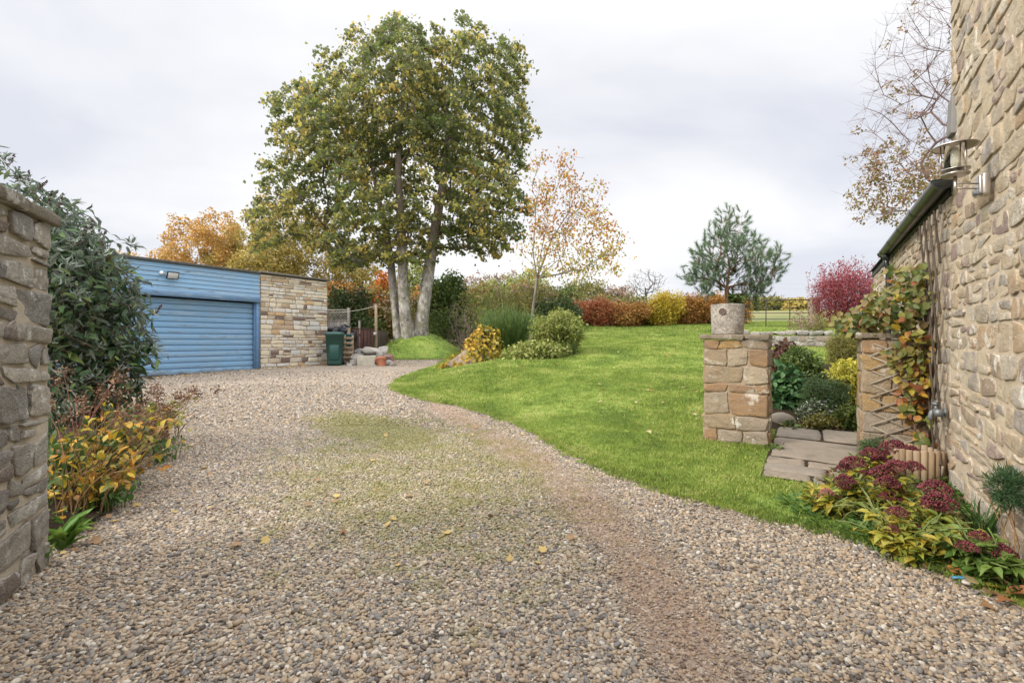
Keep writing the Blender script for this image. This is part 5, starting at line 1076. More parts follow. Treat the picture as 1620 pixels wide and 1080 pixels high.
def woods():
    G = 'autumn trees behind the garage and drive'
    #   px   top  halfw  Y  kind    leaves/cluster  label
    L = [(205, 388, 38, 31, 'orange', 30, 'small thin orange birch above the left part of the blue garage roof'),
         (322, 318, 64, 30, 'orange', 90, 'broad orange birch rising behind the floodlight end of the garage'),
         (382, 328, 54, 32, 'gold', 90, 'golden birch with a pale stem behind the right part of the blue boards'),
         (440, 296, 62, 29, 'gold', 90, 'tall yellow olive birch behind the join of blue boards and stone panel'),
         (500, 325, 66, 30, 'gold', 90, 'broad yellow olive tree directly behind the pale stone panel'),
         (562, 372, 54, 33, 'gold', 90, 'amber and olive tree between the stone panel and the sycamore trunks'),
         (597, 432, 28, 26, 'flame', 60, 'bright flame orange small tree behind the slim post'),
         (648, 412, 40, 31, 'lime', 55, 'yellow green tree seen between the sycamore trunks'),
         (705, 428, 38, 24, 'green', 70, 'dense mid green tree just right of the sycamore trunks'),
         (748, 425, 32, 33, 'tan', 14, 'bare pinkish brown birch right of the dense green tree'),
         (795, 424, 45, 34, 'tan', 24, 'fading tan tree left of the young cherry'),
         (835, 420, 40, 31, 'lime', 36, 'pale yellow green tree behind the cherry trunk'),
         (882, 455, 42, 27, 'green', 60, 'dark green bushy tree to the right of the cherry trunk'),
         (925, 438, 42, 32, 'olive', 36, 'olive brown tree under the cherry tips'),
         (972, 450, 36, 33, 'tan', 26, 'tan brown tree above the rust coloured hedge bush'),
         (270, 372, 36, 33, 'orange', 60, 'smaller orange birch left of the broad orange birch'),
         (352, 340, 34, 34, 'orange', 60, 'slim orange birch between the broad orange and the golden birch'),
         (415, 372, 44, 27, 'gold', 70, 'low golden tree over the right end of the blue boards'),
         (540, 440, 40, 25, 'rust', 70, 'rust orange tree just right of the stone panel top'),
         (622, 440, 30, 27, 'gold', 60, 'yellow gold small tree directly behind the left sycamore trunks'),
         (668, 450, 28, 29, 'rust', 50, 'rusty tree low behind the right sycamore trunk'),
         (770, 440, 36, 30, 'lime', 40, 'pale lime tree behind the twiggy shrub'),
         (1000, 470, 30, 27, 'olive', 40, 'low olive tree left of the far bare tree')]
    for px, top, hw, Y, kd, nl, lab in L:
        X = (px - 810) / F * Y; zb = Tz(X, Y); h = (540 - top) / F * Y + CAM_H - zb; r = hw / F * Y; b = np.array((X, Y, zb)); c = lambda dx, f: b + (dx * r, 0, h * f)
        ells = [(c(-.1, .58), np.array((r * .95, r, h * .30))), (c(.25, .78), np.array((r * .6, r * .6, h * .19))), (c(-.45, .72), np.array((r * .5, r * .5, h * .17))), (c(.4, .42), np.array((r * .7, r * .7, h * .2))), (c(-.3, .35), np.array((r * .75, r * .7, h * .2)))]
        bare = kd == 'tan'
        tree({'orange': 'birch_tree', 'gold': 'birch_tree', 'dark': 'evergreen_tree'}.get(kd, 'broadleaf_tree'), lab, 'tree', b, ells, (BK_PALE if kd in ('orange', 'gold') else BK_TWIG, LM[kd]), 110 if not bare else 150, .27 * r ** .6, nl, .42 if not bare else .25, .15 if kd != 'dark' else .13, 'diamond', .7, .008, group=G, seg=.6, droop=.5, wind=(-.35, 0, 0), lift=.5, turn=.9, skip=.0, expo=.45, flare=.2)
reseed(42); woods()
def belt():
    """the tangled undergrowth of the wood edge that reads as one mass"""
    n = 5200; px = rng.uniform(535, 1075, n); Y = rng.uniform(23.5, 30, n); X = (px - 810) / F * Y; nz = Wob(.9)(np.stack([X, Y, 0 * X], 1)); top = np.interp(px, [535, 620, 700, 760, 830, 900, 980, 1075], [465, 455, 470, 452, 455, 470, 478, 492]) + 10 * nz
    z0 = T(X, Y); z1 = (540 - top) / F * Y + CAM_H; f = rng.random(n) ** .8; C = np.stack([X, Y, z0 + f * np.maximum(z1 - z0, .3)], 1); mb = MB(); kind = (Wob(.7)(C) * .9 + rng.normal(0, .5, n)); mi = np.digitize(kind, [-1.2, -.35, .3, .95, 1.5]); mats = [LM['dark'], LM['olive'], LM['tan'], LM['lime'], LM['rust'], LM['gold']]
    for m in range(6): leaf_clusters_(mb, C[mi == m], 13, .28, .12, m)
    o = mb.build('woods', mats); tag(o, kind='stuff')
def leaf_clusters_(mb, C, n, rad, size, m):
    k = np.repeat(np.arange(len(C)), n); q = len(k); leaves(mb, C[k] + rnd(q) * (rad * rng.random(q) ** .45)[:, None], rnd(q) - UP * .2, rnd(q) + UP * .5, size * np.exp(rng.normal(0, .3, q)), 'diamond', .65, m)
reseed(48); belt()
def shrub(name, label, px, Y, hw, top, mat, n_t, n_l, size, kind='diamond', width=.7, cat='shrub', group=None, wood=BK_TWIG, rad=.14, depth=1., tip=.004, stems=6, base_py=None, droop=.1, fill=1., lumps=5, dz=0., lift=.6, skip=0., seg=.2):
    b = ground_at(px, Y); r = hw / F * Y; h = (540 - top) / F * Y + CAM_H - b[2]; w = []
    for i in range(stems): a = rng.uniform(0, 6.28); q = rng.uniform(.05, .4) * r; d = np.array((math.cos(a), math.sin(a), 0)); w.append([b + d * q * .4 - UP * .05, b + d * q * .8 + UP * h * .2, b + d * q * 1.3 + UP * h * .4])
    ells = [(b + (0, 0, h * .47), np.array((r * .8, r * depth * .8, h * .46)))]
    for i in range(lumps): ells.append((b + (rng.uniform(-.6, .6) * r, rng.uniform(-.6, .4) * r * depth, h * rng.uniform(.3, .72)), np.array((r * .42, r * .42 * depth, h * .27))))
    return tree(name, label, cat, b, ells, (wood, mat), n_t, (r * r * h) ** (1 / 3) * 1.5 / n_t ** (1 / 3) * .55, n_l, rad, size, kind, width, tip, stems=w, group=group, seg=seg, droop=droop, crown='foliage', trunk='stems', root_ok=0, flare=0, lift=lift, skip=skip)
def shrubs():
    BR, HG = 'shrubs below the woodland', 'autumn hedge along the top of the lawn'
    shrub('ivy_bush', 'dark ivy clad bush behind the lattice topped fence', 553, 21., 30, 448, LM['dark'], 130, 60, .10, rad=.3, group=BR)
    shrub('twiggy_shrub', 'dense bare grey brown shrub of upright twigs left of the broom', 735, 18.5, 30, 468, None, 420, 0, .1, rad=.2, stems=26, tip=.0042, group=BR, lift=.8)
    shrub('leafy_shrub', 'thin yellow green shrub between the sycamore trunks and the twiggy shrub', 705, 21., 34, 485, LM['green'], 120, 34, .08, rad=.22, group=BR)
    shrub('leafy_shrub', 'yellowish leafy shrub over the bare twiggy shrub', 765, 20.5, 50, 448, LM['lime'], 150, 20, .08, rad=.22, group=BR)
    shrub('leafy_shrub', 'brown green shrub behind the broom, left of the cherry trunk', 815, 20., 40, 455, LM['olive'], 140, 26, .08, rad=.22, group=BR)
    shrub('leafy_shrub', 'low green shrub behind the flame orange tree and slim post', 585, 23., 30, 500, LM['green'], 90, 40, .1, rad=.25, group=BR)
    shrub('leafy_shrub', 'dark green shrub right of the cherry trunk, above the pale shrub', 885, 20., 42, 470, LM['dark'], 140, 50, .09, rad=.25, group=BR)
    # broom: fine upright green wands
    b = ground_at(803, 15.6); root = thing('broom_shrub', b, 'dense dark green broom of fine upright wands behind the ivy stump', 'shrub'); n = 1500; a = rng.uniform(0, 6.28, n); q = np.sqrt(rng.random(n)); D = np.stack([np.cos(a), np.sin(a), 0 * a], 1); mb = MB(); ln = rng.uniform(.8, 1.5, n)
    P0 = b + D * (q * .28)[:, None]; dr = unit(D * (q * .62)[:, None] + UP + rng.normal(0, .08, (n, 3))); mat = leafmat('broom_green', [(.065, .115, .03), (.10, .16, .04), (.15, .21, .06)], .5, .2)
    for f0 in (.25, .5, .7, .85): 
        m = rng.integers(0, n, 1900); P = P0[m] + dr[m] * (ln[m] * (f0 + rng.uniform(-.15, .15, len(m))))[:, None]; leaves(mb, P, dr[m] + rng.normal(0, .16, (len(m), 3)), rnd(len(m)), rng.uniform(.14, .28, len(m)), 'blade', .07)
    mb.build('wands', mat, root); mb = MB(); m = rng.integers(0, n, 160)
    for i in m: tube(mb, [P0[i] - UP * .05, P0[i] + dr[i] * ln[i] * .5], [.009, .004], 4, cap=False)
    mb.build('stems', mat, root)
    shrub('pale_green_shrub', 'rounded pale lime green shrub to the right of the broom', 880, 13.6, 40, 490, LM['lime'], 260, 40, .075, 'ovate', .5, rad=.16, stems=9, tip=.005)
    shrub('bramble_patch', 'low sprawling bramble with broad yellow green leaves right of the ivy stump', 850, 12.7, 50, 543, LM['lime'], 130, 26, .085, 'ovate', .75, rad=.16, depth=.7)
    shrub('small_green_shrub', 'small grey green bush at the edge of the lawn right of the bramble', 893, 13.2, 22, 540, LM['green'], 90, 30, .06, 'ovate', .5, rad=.12)
    for px, Y, hw, top, k, lab in ((925, 23, 26, 478, 'redor', 'red and orange hedge bush nearest the pale green shrub'), (952, 22.6, 24, 472, 'redor', 'redder hedge bush with thin top shoots beside the rust bush'), (990, 22.6, 34, 480, 'rust', 'rust orange hedge bush left of the yellow bush'),
                                   (1022, 23.2, 20, 485, 'olive', 'small dark gap of green hedge before the yellow bush'), (1050, 22.4, 27, 460, 'yellow', 'bright yellow hedge bush'), (1088, 22.8, 26, 465, 'rust', 'brown beech hedge bush directly right of the yellow bush'), (1125, 22.8, 26, 466, 'rust', 'brown beech hedge bush left of the concrete planter'), (1160, 22.8, 24, 470, 'rust', 'brown beech hedge bush ending at the iron gate')):
        shrub('hedge_bush', lab, px, Y, hw, top, LM[k], 200, 52, .075, rad=.30, group=HG, stems=8, tip=.006, lumps=9)
    # crimson shrub by the gate: bare red twigs tipped with leaves
    root, C = shrub('crimson_shrub', 'big crimson shrub of fine red twigs at the right end of the iron gate', 1348, 19.4, 66, 428, LM['crimson'], 620, 24, .07, 'ovate', .55, rad=.34, stems=26, tip=.0045, wood=barkmat('bark_red', (.17, .03, .04), (.30, .075, .08), 8.), lift=.9, lumps=8)
    mb = MB()
    b = ground_at(1346, 19.4); m = 170; P = b + np.stack([rng.uniform(-1.5, 1.5, m), rng.uniform(-.6, .6, m), np.zeros(m)], 1); top = rng.uniform(1.85, 2.85, m) - .4 * np.abs(P[:, 0] - b[0]) ** 2 * .5
    for p, t in zip(P, top): tube(mb, [p + UP * t * .5, p + UP * t * .8 + rng.normal(0, .05, 3), p + UP * t + rng.normal(0, .12, 3)], [.006, .005, .003], 4, cap=False)
    mb.build('shoots', barkmat('bark_red', 0, 0), root); mb = MB(); k = np.repeat(np.arange(m), 5); leaves(mb, P[k] + UP * (top[k] * rng.uniform(.9, 1.04, len(k)))[:, None] + rng.normal(0, .07, (len(k), 3)), rnd(len(k)), rnd(len(k)), rng.uniform(.06, .1, len(k)), 'ovate', .6); mb.build('tip_leaves', LM['crimson'], root)
    # distant trees beyond the gate, bare tree
    FG = 'distant trees beyond the field gate'
    for px, Y, hw, top, k, lab in ((1205, 75, 30, 476, 'olive', 'distant round olive tree seen through the left half of the iron gate'), (1228, 80, 20, 481, 'tan', 'distant greyish tree right of the round olive tree beyond the gate'), (1262, 70, 12, 482, 'gold', 'small distant golden tree near the gatepost'), (1192, 85, 20, 484, 'tan', 'low distant brown tree behind the gate beside the planter')):
        shrub('distant_tree', lab, px, Y, hw, top, LM[k], 110, 40, .5, rad=1.1, cat='tree', group=FG, tip=.03, stems=3, seg=1.)
    b = ground_at(1026, 46); tree('bare_tree', 'leafless far tree with an arching crown above the hedge', 'tree', b, [E(1018, 445, 46, 30, 24, 1.6), E(1040, 445, 46, 16, 16, 1.2), E(1000, 450, 46, 16, 14, 1.)], (BK_DARK, None), 260, .3, tip=.011, seg=.5, lift=.9, wig=.25)
reseed(43); shrubs()

# ------------------------------------------------------------------ ivy stump
def stump():
    b = ground_at(757, 12.8); root = thing('ivy_stump', b, 'broken old tree stump draped with yellowing ivy at the tip of the lawn', 'stump'); mb = MB(); w = Wob(5.); n = 40; zs = np.linspace(-.1, 1, 16); t = np.linspace(0, 2 * math.pi, n, endpoint=False)
    V = []
    for z in zs:
        r = .26 * (1 - z) ** 1.3 + .30 - .06 * z; c = np.array((.02 + .20 * z - .06 * (1 - z), 0, 0)); h = z * (.78 + .12 * np.sin(t * 3) + .05 * np.sin(t * 7 + 1)); rr = r * (1 + .10 * np.sin(t * 6 + z) + .05 * np.sin(t * 13))
        V.append(np.stack([c[0] + rr * np.cos(t) * (1 + .35 * (np.cos(t) < 0) * (1 - z)), rr * np.sin(t), h], 1))
    V = np.concatenate(V) + b; i = np.arange(len(zs) - 1)[:, None] * n; j = np.arange(n)[None]; k = (j + 1) % n; mb.add(V, [np.stack([i + j, i + k, i + n + k, i + n + j], -1).reshape(-1, 4), (np.arange(n) + n * (len(zs) - 1))[None]])
    mb.build('stump', barkmat('stump_bark', (.09, .065, .045), (.27, .21, .15), 9., .2, .9), root)
    m = 3000; f = rng.integers(0, len(V), m); P = V[f] + rng.normal(0, .05, (m, 3)); keep = (Wob(4.)(P) + 1.4 * sm(P[:, 2] - b[2], .1, .6) + .5 * (P[:, 0] < b[0] - .2) > .1); P = P[keep]; m = len(P); N = unit(P - (b + (0.05, 0, .3))); mb = MB(); leaves(mb, P + N * .03, rnd(m) * .7 - UP * .5, N + rnd(m) * .5, rng.uniform(.07, .12, m), 'lobed', 1.)
    mb.build('ivy', leafmat('ivy_yellow', [(.12, .15, .03), (.34, .27, .04), (.50, .34, .04), (.46, .26, .04)], .6, .25), root)
    for s in range(5):                                       # dangling stems
        a = rng.uniform(3.6, 5.8); p = b + (.12 + .3 * math.cos(a), .3 * math.sin(a), 0); mb = MB(); tube(mb, [p + (0, -.12, 0), p + (0, -.06, .35), p + (.05, 0, .75)], [.035, .028, .02], 6); mb.build('ivy_stem', BK_DARK, root)
reseed(44); stump()

# ------------------------------------------------------------------ tree behind the house wing
def house_tree():
    Y = 12.5; b = np.array((14.2, Y + 1.5, Tz(14.2, Y + 1.5))); root = thing('hawthorn_tree', b, 'mostly bare tree leaning out from behind the house with a few olive and red leaves', 'tree'); w = Wood(); w.stem([b, b + (-.4, -.2, 1.6), b + (-.9, -.5, 3.2), b + (-1.5, -.9, 4.8), b + (-2., -1.2, 6.6), b + (-2.2, -1.4, 8.6)])
    j = 2
    for q in ([(1560, 230), (1500, 160), (1440, 110)], [(1560, 300), (1490, 250), (1420, 210)], [(1570, 120), (1500, 40), (1460, -20)], [(1550, 345), (1480, 330), (1410, 335)]): w.stem([at(x, y, Y + rng.normal(0, .3)) for x, y in q], 3)
    ells = [E(1470, 90, Y, 70, 100, 1.6), E(1440, 190, Y, 70, 80, 1.4), E(1430, 290, Y, 62, 60, 1.3), E(1520, 150, Y, 80, 150, 1.6), E(1490, 20, Y, 40, 50, 1.2)]
    C = thin(in_ells(3000, ells, .4), .34); w.reach(C, .3, .05, .8, -.05, 2.); mb = MB(); w.mesh(mb, w.radii(.0050, .47), 0, .3); Pn, Dn = np.array(w.P)[12:], np.array(w.dir)[12:]
    for q in rng.integers(0, len(Pn), 1500):                             # fine straight twigs at the ends
        d = unit(Dn[q] * .8 + rng.normal(0, .42, 3) + (-.25, 0, -.05)); l = rng.uniform(.22, .65); tube(mb, [Pn[q], Pn[q] + d * l * .5 + rng.normal(0, .012, 3), Pn[q] + d * l + (0, 0, .03)], [.0036, .0028, .0014], 3, cap=False)
    C = np.concatenate([C + rng.normal(0, .16, C.shape) for _ in range(3)]); mb.build('trunk', barkmat('bark_mauve', (.12, .075, .075), (.22, .15, .15), 8.), root)
    py = 540 - (C[:, 2] - CAM_H) / C[:, 1] * F; px_ = 810 + C[:, 0] / C[:, 1] * F; sel = (py > 250 + rng.normal(0, 22, len(C))) & (px_ < 1500) & (rng.random(len(C)) < .75) | (rng.random(len(C)) < .03); L = C[sel]; mb = MB(); leaf_clusters(mb, L, 17, .15, .075, 'ovate', .7, .4, (-.3, 0, 0))
    mb.build('crown', leafmat('hawthorn_leaf', [(.13, .11, .04), (.22, .17, .06), (.27, .12, .08), (.30, .22, .08), (.17, .16, .05)], .5, .3), root)
reseed(45); house_tree()

# ------------------------------------------------------------------ pine in the planter
def pine():
    c = A0 + GL * 1.85 + WD * .22 + UP * 1.383; b = c + UP * .31; Y = c[1]; root = thing('pine_tree', b, 'small scots pine growing in the concrete planter on the gate pillar', 'tree'); w = Wood()
    px0 = 810 + c[0] / Y * F; TP = [(px0 - 1, 455), (px0 + 3, 425), (px0 - 1, 395), (px0, 365), (px0 - 3, 345)]; w.stem([b] + [at(x, y, Y) for x, y in TP]); dx = px0 - 1147
    T0 = [(1090, 430), (1098, 412), (1086, 438), (1105, 445), (1112, 428), (1100, 400), (1118, 402), (1130, 415), (1122, 440), (1135, 450), (1115, 382), (1128, 368), (1135, 385), (1148, 390), (1140, 350), (1150, 345), (1158, 365), (1165, 385), (1172, 352), (1178, 372), (1185, 395), (1195, 380), (1170, 410), (1160, 430), (1185, 420), (1200, 405), (1192, 432), (1205, 440), (1215, 425), (1228, 412), (1236, 402), (1232, 425), (1218, 445), (1200, 455), (1188, 450), (1175, 448), (1150, 412), (1110, 455), (1196, 468), (1178, 462), (1125, 425), (1145, 375), (1163, 400), (1205, 460), (1142, 432), (1208, 398), (1107, 420)]
    C = np.array([at(1147 + (x - 1147) * .9 + dx, y, Y + rng.normal(0, .15)) for x, y in T0]); w.reach(C, .10, .1, 1.5, -.2, .10)
    C2 = np.concatenate([C[rng.integers(0, len(C), 1700)] + rng.normal(0, .055, (1700, 3)), C]); C2 = thin(C2, .027); w.reach(C2, .06, .1, 1.2, .1, .1)
    mb = MB(); w.mesh(mb, w.radii(.0014, .46), 0, .1); mb.build('trunk', BK_PINE, root)
    P = np.array(w.P); par = np.array(w.par); tips = np.setdiff1d(np.arange(6, len(P)), par); mb = MB(); ax = unit(np.array(w.dir)[tips] * .8 + UP * .5); n = 62; k = np.repeat(np.arange(len(tips)), n); s = rng.uniform(-.07, .015, len(k)); sp = rnd(len(k)); D = unit(ax[k] * .85 + (sp - ax[k] * (sp * ax[k]).sum(1)[:, None]) * .9)
    leaves(mb, P[tips][k] + ax[k] * s[:, None], D, sp, rng.uniform(.045, .07, len(k)), 'needle', .07); mb.build('needles', leafmat('pine_needle', [(.10, .17, .095), (.145, .225, .125), (.21, .30, .165)], .4, .35), root)
    q = c + UP * .33 + (.085, -.05, 0); root = thing('ivy_plant', q, 'small bushy ivy and dry stems at the foot of the pine in the planter', 'plant'); mb = MB(); leaf_clusters(mb, q + np.stack([rng.normal(0, .045, 26), rng.normal(0, .04, 26), rng.uniform(0, .14, 26)], 1), 16, .04, .035, 'lobed', 1.); mb.build('foliage', LM['green'], root)
    if 1: return
    mb = MB(); m = 60; P = c + UP * .31 + np.stack([rng.uniform(-.13, .05, m), rng.normal(0, .05, m), 0 * rng.random(m)], 1); leaves(mb, P, UP + rng.normal(0, .4, (m, 3)), rnd(m), rng.uniform(.06, .13, m), 'blade', .05); mb.build('dry_stems', leafmat('straw', [(.30, .22, .12), (.40, .32, .2)], .4, .1), root)
reseed(46); pine()
# ------------------------------------------------------------------ left border: buddleia and fading perennials
ST_TAN = plain('dry_stem', (.27, .165, .075), .8, var=.4, vs=20, bump=0); ST_RED = plain('red_stem', (.20, .075, .055), .7, var=.3, bump=0); ST_GRN = plain('green_stem', (.12, .16, .04), .7, bump=0)
def buddleia():
    b = np.array((-4.25, 5.0, Tz(-4.25, 5.0))); root = thing('buddleia_bush', b, 'tall grey green buddleia with drooping narrow leaves behind the end of the left stone wall', 'bush')
    ells = [E(115, 470, 4.9, 75, 95, .7), E(145, 525, 5.0, 60, 70, .6), E(195, 550, 5.1, 32, 34, .35), E(95, 560, 4.9, 60, 90, .6), E(110, 395, 4.9, 30, 40, .5), E(85, 420, 5.0, 50, 90, .6), E(160, 600, 5., 46, 42, .5), E(60, 400, 5.2, 60, 110, .6), E(120, 640, 4.8, 60, 40, .4)]
    w = Wood(); st = [b + (-.1, 0, -.1), b + (0, 0, .4), b + (.05, 0, .9)]; w.stem(st)
    C = thin(in_ells(3000, ells, .3), .115); tips = np.array([at(*p) for p in ((155, 405, 4.9), (170, 415, 4.8), (130, 375, 4.9), (95, 325, 4.9), (75, 320, 5.0), (145, 365, 5.), (160, 385, 4.9), (60, 300, 5.), (30, 285, 5.), (12, 262, 5.), (45, 290, 5.1), (243, 500, 5.), (228, 520, 5.1), (250, 560, 5.), (225, 490, 5.), (188, 425, 5.0), (210, 395, 5.1), (200, 480, 4.9), (110, 345, 5.1), (3, 275, 4.9))])
    w.reach(C, .2, .1, 1.3, .3, .3); w.reach(tips, .15, .08, 1., .2, .6); mb = MB(); w.mesh(mb, w.radii(.0042, .42), 0); mb.build('stems', barkmat('buddleia_bark', (.10, .075, .05), (.19, .15, .10), 12.), root)
    A = np.concatenate([C, tips]); k = np.repeat(np.arange(len(A)), 5); m = len(k); o = b + UP * .8; mb = MB(); D = unit(rnd(m) * .75 + unit(A[k] - o) * .35 + np.array((.15, 0, -.35)))
    P = A[k] + rng.normal(0, .055, (m, 3)); leaves(mb, P, D, unit(rnd(m) * .6 + UP * .7), rng.uniform(.08, .155, m), 'lance', .27)
    s = in_ells(2400, ells, .6) + 0; leaves(mb, s, unit(rnd(2400) * .7 + (.2, -.1, -.35)), rnd(2400) * .7 + UP + (0, -.5, 0), rng.uniform(.075, .15, 2400), 'ovate', .55)
    mb.build('foliage', leafmat('buddleia_leaf', [(.026, .062, .026), (.045, .095, .038), (.08, .14, .05), (.18, .24, .065)], .7, .3, (.17, .20, .165), .6), root)
    mb = MB(); k = np.repeat(np.arange(620), 7); q = A[rng.integers(0, len(A), 620)] + (.03, -.06, .05); leaves(mb, q[k] + rng.normal(0, .02, (len(k), 3)), unit(rnd(len(k)) + UP * .5), rnd(len(k)), rng.uniform(.05, .1, len(k)), 'lance', .2)
    mb.build('new_growth', leafmat('buddleia_silver', [(.20, .245, .20), (.28, .32, .27), (.13, .17, .12)], .4, .2), root)
    for p in tips[:12]:                                                  # spent flower spikes
        mb = MB(); d = unit(np.array((rng.uniform(.1, .5), rng.normal(0, .2), .8))); m = 90; s = rng.random(m); leaves(mb, p + d * (s * .13)[:, None] + rnd(m) * (.013 * (1.15 - s))[:, None], rnd(m) + d * .5, rnd(m), .016, 'diamond', .8); mb.build('flower_spike', leafmat('spent_flower', [(.06, .03, .035), (.11, .05, .055), (.15, .07, .05)], .3, .1), root)
reseed(50); buddleia()
def perennials():
    G = 'fading perennials along the left edge of the drive'
    def clump(name, label, base, n_st, h, lean, spread, leafcols, nl, ls, mat_st, seed=None, kind='ovate', wd_=.62, frac=(.25, .95), lm=None):
        root = thing(name, base, label, 'plant', G); mbs, L = MB(), []
        for i in range(n_st):
            a = rng.uniform(0, 6.28); p0 = base + np.array((math.cos(a), math.sin(a), 0)) * spread * rng.random() - UP * .03; d = np.array((*lean, 0.)) + rng.normal(0, .32, 3) * (1, 1, 0); H = h * rng.uniform(.55, 1.1); t = np.linspace(0, 1, 6)[:, None]
            P = p0 + UP * (H * (t - .22 * t * t * np.linalg.norm(d))) + d * H * t ** 1.6; tube(mbs, P, np.linspace(.0042, .0018, 6), 5, cap=False); L.append(P)
        mbs.build('stems', mat_st, root); L = np.array(L); k = rng.integers(0, n_st, nl); f = rng.uniform(*frac, nl) * 5; i0 = np.minimum(f.astype(int), 4); fr = (f - i0)[:, None]; P = L[k, i0] * (1 - fr) + L[k, i0 + 1] * fr + rng.normal(0, .03, (nl, 3))
        mb = MB(); leaves(mb, P, unit(rnd(nl) * .8 + np.array((*lean, -.25)) * .6), unit(rnd(nl) * .45 + UP), ls * np.exp(rng.normal(0, .25, nl)), kind, wd_); mb.build('leaves', lm or leafmat(name + str(len(_mc)), leafcols, .5, .3, rough=.5, pscale=4.), root)
        if seed:
            tips = L[:, -1]; sel = tips[rng.random(len(tips)) < seed]; 
            for p_ in sel: mb = MB(); leaves(mb, p_ + rng.normal(0, .030, (42, 3)) * (1, 1, .9), rnd(42) + UP * .3, rnd(42), rng.uniform(.012, .03, 42), 'diamond', .8); mb.build('seed_head', leafmat('brown_seed', [(.13, .065, .04), (.20, .105, .06), (.26, .15, .09)], .4, .1), root)
        return root
    Yel = [(.07, .12, .025), (.13, .17, .03), (.34, .28, .03), (.52, .36, .035), (.50, .26, .03), (.24, .13, .04)]; Grn = [(.03, .065, .018), (.05, .10, .022), (.09, .15, .03)]; Brn = [(.16, .085, .045), (.24, .13, .06), (.20, .12, .07)]
    q = lambda px, Y: ground_at(px, Y, .06)
    clump('geranium_clump', 'yellow and orange leaved perennial nearest the end of the left stone wall', q(112, 3.5), 50, .66, (.42, -.12), .24, Yel, 260, .058, ST_TAN)
    clump('geranium_clump', 'tall yellow leaved perennial with tan stems in the middle of the left border', q(140, 4.0), 58, .80, (.45, -.05), .28, Yel, 300, .062, ST_TAN)
    clump('green_perennial', 'dark green leafy perennial mixed into the yellow leaves below the buddleia', q(140, 4.15), 40, .62, (.25, -.1), .34, Grn, 420, .07, ST_GRN)
    clump('green_perennial', 'dark green perennial low against the end of the stone wall', q(95, 3.75), 36, .55, (.15, -.1), .28, Grn, 340, .065, ST_GRN)
    clump('seedhead_perennial', 'reddish brown dead perennial with fluffy seed heads leaning over the drive', q(195, 4.7), 30, .78, (.30, -.05), .30, Brn, 130, .05, ST_RED, .7)
    clump('seedhead_perennial', 'group of upright brown stems with seed heads in front of the buddleia', q(118, 4.25), 22, 1.05, (.14, 0), .12, Brn, 50, .05, ST_RED, .8)
    clump('seedhead_perennial', 'brown feathery dead plant farthest along the left border', q(232, 5.3), 30, .62, (.25, 0), .3, Brn, 140, .05, ST_RED, .6)
    clump('alchemilla_clump', 'bright yellow green leafy plant at the far tip of the left border', q(246, 5.7), 40, .55, (.25, 0), .25, [(.22, .30, .04), (.36, .42, .05), (.55, .45, .05), (.10, .17, .03)], 170, .07, ST_GRN)
    clump('orange_leaf_sprig', 'sprig of orange yellow leaves overhanging the gravel at the left border', q(165, 3.95), 16, .42, (.75, -.2), .10, [(.58, .32, .03), (.52, .22, .02), (.45, .32, .04)], 60, .08, ST_TAN)
    clump('green_weed', 'low green weed sprawling onto the gravel below the yellow leaves', q(160, 3.62), 26, .20, (.5, -.1), .16, [(.045, .10, .02), (.07, .15, .03)], 150, .05, ST_GRN)
    clump('green_weed', 'small green weeds along the far gravel edge of the left border', q(245, 4.9), 26, .22, (.4, 0), .25, [(.05, .11, .02), (.09, .17, .03)], 160, .045, ST_GRN)
    # dock leaves at the wall foot
    for px, Y, n, s, lab in ((98, 3.0, 22, .20, 'fresh green dock rosette at the foot of the left stone wall'), (62, 2.78, 8, .12, 'small green weed in the corner of wall and gravel')):
        b = q(px, Y); root = thing('dock_plant', b, lab, 'weed'); mb = MB(); a = rng.uniform(-1.9, 1.6, n); D = np.stack([np.cos(a), np.sin(a), rng.uniform(.5, 2.2, n)], 1); leaves(mb, np.repeat(b[None] - UP * .03, n, 0) + rng.normal(0, .015, (n, 3)), D, UP + rng.normal(0, .2, (n, 3)), s * rng.uniform(.7, 1.15, n), 'ovate', .36); mb.build('leaves', leafmat('dock_leaf', [(.08, .18, .03), (.12, .24, .04), (.17, .28, .05)], .4, .3), root)
reseed(51); perennials()

